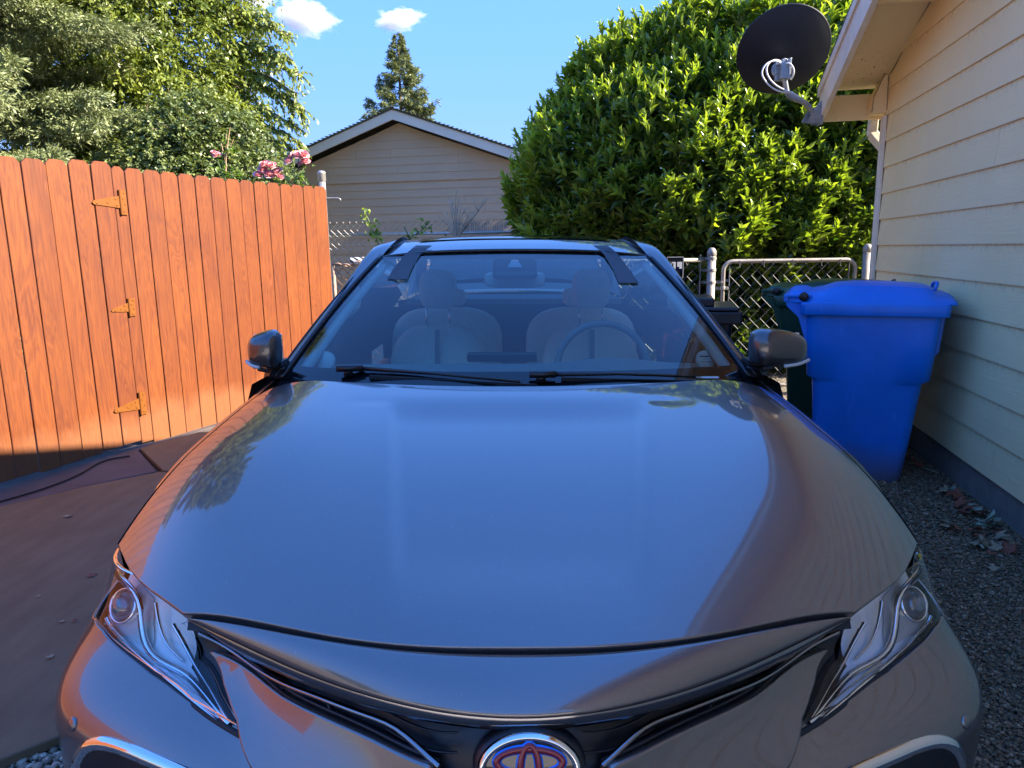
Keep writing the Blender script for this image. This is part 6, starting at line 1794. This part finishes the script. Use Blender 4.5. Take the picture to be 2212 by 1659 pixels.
# black bin: flat stepped lid
e = empty('wheeled_bin', (1.30, 5.15, 0), rad(-12)); tag(e, 'black wheeled bin with flat stepped lid peeping out behind the windscreen pillar', 'bin', 'wheeled bins by the house')
m = MB(); rg = [[Vector((x, y, z)) for x, y in rrect(a, b_, .03)] for (z, a, b_) in ((0, .19, .20), (.86, .245, .26), (.87, .245, .26))]
m.grid([[rg[k][i] for k in range(3)] for i in range(len(rg[0]))], 0, True); m.build('body', BLKB, e, True, bevel=.004)
m = MB(); m.box((0, 0, .905), (.60, .60, .085)); m.build('rim', BLKB, e, bevel=.010)
m = MB(); m.box((-.02, 0, .962), (.60, .60, .03)); m.box((-.10, 0, 1.005), (.44, .46, .06)); m.build('lid', BLKB, e, bevel=.012)

# ================================================================== FALLEN LEAVES AND BITS
LR = leafmat('dry_red_leaf', (.16, .045, .025), (.34, .12, .06), .1, .7, (1.2, 1, .8))
LTN = leafmat('dry_tan_leaf', (.20, .15, .08), (.42, .34, .20), .1, .7, (1.2, 1, .8))
LGN = leafmat('pale_green_leaf', (.20, .24, .15), (.42, .47, .32), .1, .7, (1.2, 1, .8))
def maple(mat, seed):
    r = random.Random(seed); pts = []
    for k in range(5):
        a = rad(-140 + 70 * k + 0) + PI / 2 * 0; L = (.55, .85, 1.0, .85, .55)[k]
        pts.append((math.cos(a) * L * .62 * 0 + L * math.cos(a - .16) * .78, L * math.sin(a - .16) * .78)); pts.append((L * math.cos(a), L * math.sin(a))); pts.append((L * math.cos(a + .16) * .78, L * math.sin(a + .16) * .78)); pts.append((.36 * math.cos(a + .61), .36 * math.sin(a + .61)))
    pts.append((-.45, .0))
    V = [Vector((0, 0, .02))] + [Vector((x, y, .22 * math.sin(4 * x + seed) * math.cos(3 * y + seed) + .16 * (x * x + y * y) * r.uniform(-.5, 1.6))) for x, y in pts]
    n = len(pts); F = [(0, 1 + i, 1 + (i + 1) % n) for i in range(n)]
    me = bpy.data.meshes.new('fallen_leaf'); me.from_pydata([tuple(v) for v in V], [], F)
    a = me.attributes.new('tint', 'FLOAT', 'POINT'); a.data.foreach_set('value', [r.random() * .6 + .2 for _ in V])
    me.materials.append(mat); me.polygons.foreach_set('use_smooth', [True] * n); me.update(); return me
bases = {'r': [maple(LR, k) for k in range(3)], 't': [maple(LTN, k + 5) for k in range(3)], 'g': [maple(LGN, k + 9) for k in range(3)]}
names = {'r': 'red-brown', 't': 'tan', 'g': 'pale green'}
def px5(x, y): return (3300 + x * .4219) / 1.736, (1600 + y * .4219) / 1.736
lv = [(560, 575, 't', .055), (605, 560, 'g', .06), (640, 600, 'r', .06), (690, 620, 'r', .065), (720, 650, 'r', .055), (700, 700, 'r', .06), (690, 745, 'r', .06), (740, 750, 'r', .055), (790, 740, 'r', .05), (830, 725, 'g', .055), (850, 760, 'g', .06), (880, 780, 'r', .055),
      (570, 850, 't', .05), (610, 880, 't', .06), (660, 895, 't', .055), (700, 925, 'r', .04), (930, 860, 'g', .085), (985, 900, 'g', .07), (840, 880, 'g', .06), (830, 930, 'r', .055), (890, 975, 'r', .05), (1030, 850, 'g', .05),
      (1060, 985, 't', .05), (1090, 970, 'r', .045), (1130, 1060, 'r', .065), (1150, 1090, 'r', .055), (850, 1040, 't', .05), (880, 1060, 'g', .04), (1040, 1080, 't', .045), (975, 1130, 'r', .035), (1015, 1180, 'g', .04), (1010, 1260, 't', .03), (270, 290, 'r', .05), (340, 340, 'r', .06), (300, 330, 't', .045), (460, 400, 'g', .05), (930, 1040, 't', .05), (1170, 1040, 't', .05)]
ORD = 'first second third fourth fifth sixth seventh eighth ninth tenth eleventh twelfth thirteenth fourteenth fifteenth sixteenth seventeenth eighteenth nineteenth twentieth'.split()
cnt = {}
for (x, y, k, s) in sorted(lv, key=lambda q: q[1]):
    p = gnd(*px5(x, y), .03); o = bpy.data.objects.new('fallen_leaf', random.choice(bases[k])); COL.objects.link(o)
    o.location = p + Vector((0, 0, random.uniform(0, .015))); o.rotation_euler = (random.uniform(-.5, .5), random.uniform(-.5, .5), random.uniform(0, 6.28)); o.scale = (s, s, s)
    n = cnt.get(k, 0); cnt[k] = n + 1
    tag(o, f'{ORD[n]} {names[k]} fallen leaf on the gravel, counting from the blue bin towards the headlight', 'leaf', 'fallen leaves on the gravel by the house')
bit = {'a': maple(LTN, 21), 'b': maple(LR, 22)}
for (x, y, s, k, lab) in [(110, 1417, .018, 'a', 'squarish tan leaf scrap on the red-brown slab nearest the headlight'), (135, 1341, .013, 'a', 'tiny curled leaf bit on the slab above the squarish scrap'), (158, 1340, .012, 'b', 'tiny reddish leaf bit on the slab just beside another'),
                          (82, 1287, .010, 'a', 'small pale seed speck alone on the red-brown slab'), (147, 1114, .030, 'a', 'round flat tan leaf on the slab further back'), (197, 1242, .028, 'b', 'oval orange-brown leaf on the slab touching the headlight edge')]:
    o = bpy.data.objects.new('fallen_leaf', bit[k]); COL.objects.link(o); o.location = gnd(x, y, .052); o.rotation_euler = (.1, .1, x); o.scale = (s * 1.2, s * 1.2, s * .8); tag(o, lab, 'leaf', 'leaf scraps on the slab')

# ================================================================== CLOUDS
def cloudmat(name, dens_, sc, thr):
    m = bpy.data.materials.new(name); m.use_nodes = True; nt = m.node_tree
    for n in list(nt.nodes): nt.nodes.remove(n)
    out = N(nt, 'ShaderNodeOutputMaterial'); vol = N(nt, 'ShaderNodeVolumePrincipled'); nt.links.new(vol.outputs[0], out.inputs['Volume'])
    vol.inputs['Color'].default_value = (1, 1, 1, 1); vol.inputs['Anisotropy'].default_value = .0
    tc = N(nt, 'ShaderNodeTexCoord'); ln = N(nt, 'ShaderNodeVectorMath', operation='LENGTH'); nt.links.new(tc.outputs['Object'], ln.inputs[0])
    nz = noise(nt, tc.outputs['Object'], sc, 6, .62)
    fall = math_(nt, 'SUBTRACT', 1.0, ln.outputs['Value'])
    d = math_(nt, 'SUBTRACT', math_(nt, 'MULTIPLY_ADD', nz, 1.5, fall), thr)
    d = math_(nt, 'MULTIPLY', math_(nt, 'MAXIMUM', d, 0.0), dens_)
    nt.links.new(d, vol.inputs['Density']); return m
CM = cloudmat('cloud_vapour', .45, 2.1, 1.15)
def cloud(label, px, Y, blobs, seedrot):
    for i, (x, y, rx, ry, rz) in enumerate(blobs): pass
import bmesh
def cloud(label, x, y, Y, wpx, hpx, rot):
    c = at(x, y, Y); k = c.y / 1560
    b = bmesh.new(); bmesh.ops.create_icosphere(b, subdivisions=3, radius=1.0); me = bpy.data.meshes.new('cloud'); b.to_mesh(me); b.free()
    me.materials.append(CM); o = bpy.data.objects.new('cloud', me); COL.objects.link(o)
    o.location = c; o.scale = (wpx / 2 * k, wpx / 2 * k * .7, hpx / 2 * k); o.rotation_euler = (0, rot, 0)
    tag(o, label, 'cloud', None)
cloud('larger fluffy white cloud above the tips of the broadleaf tree', 655, 34, 700, 190, 105, rad(14))
cloud('small thin white cloud directly above the lone conifer', 858, 42, 700, 150, 62, rad(-4))
cloud('faint wisp of cloud at the top edge beside the tree', 548, 2, 700, 120, 50, rad(5))
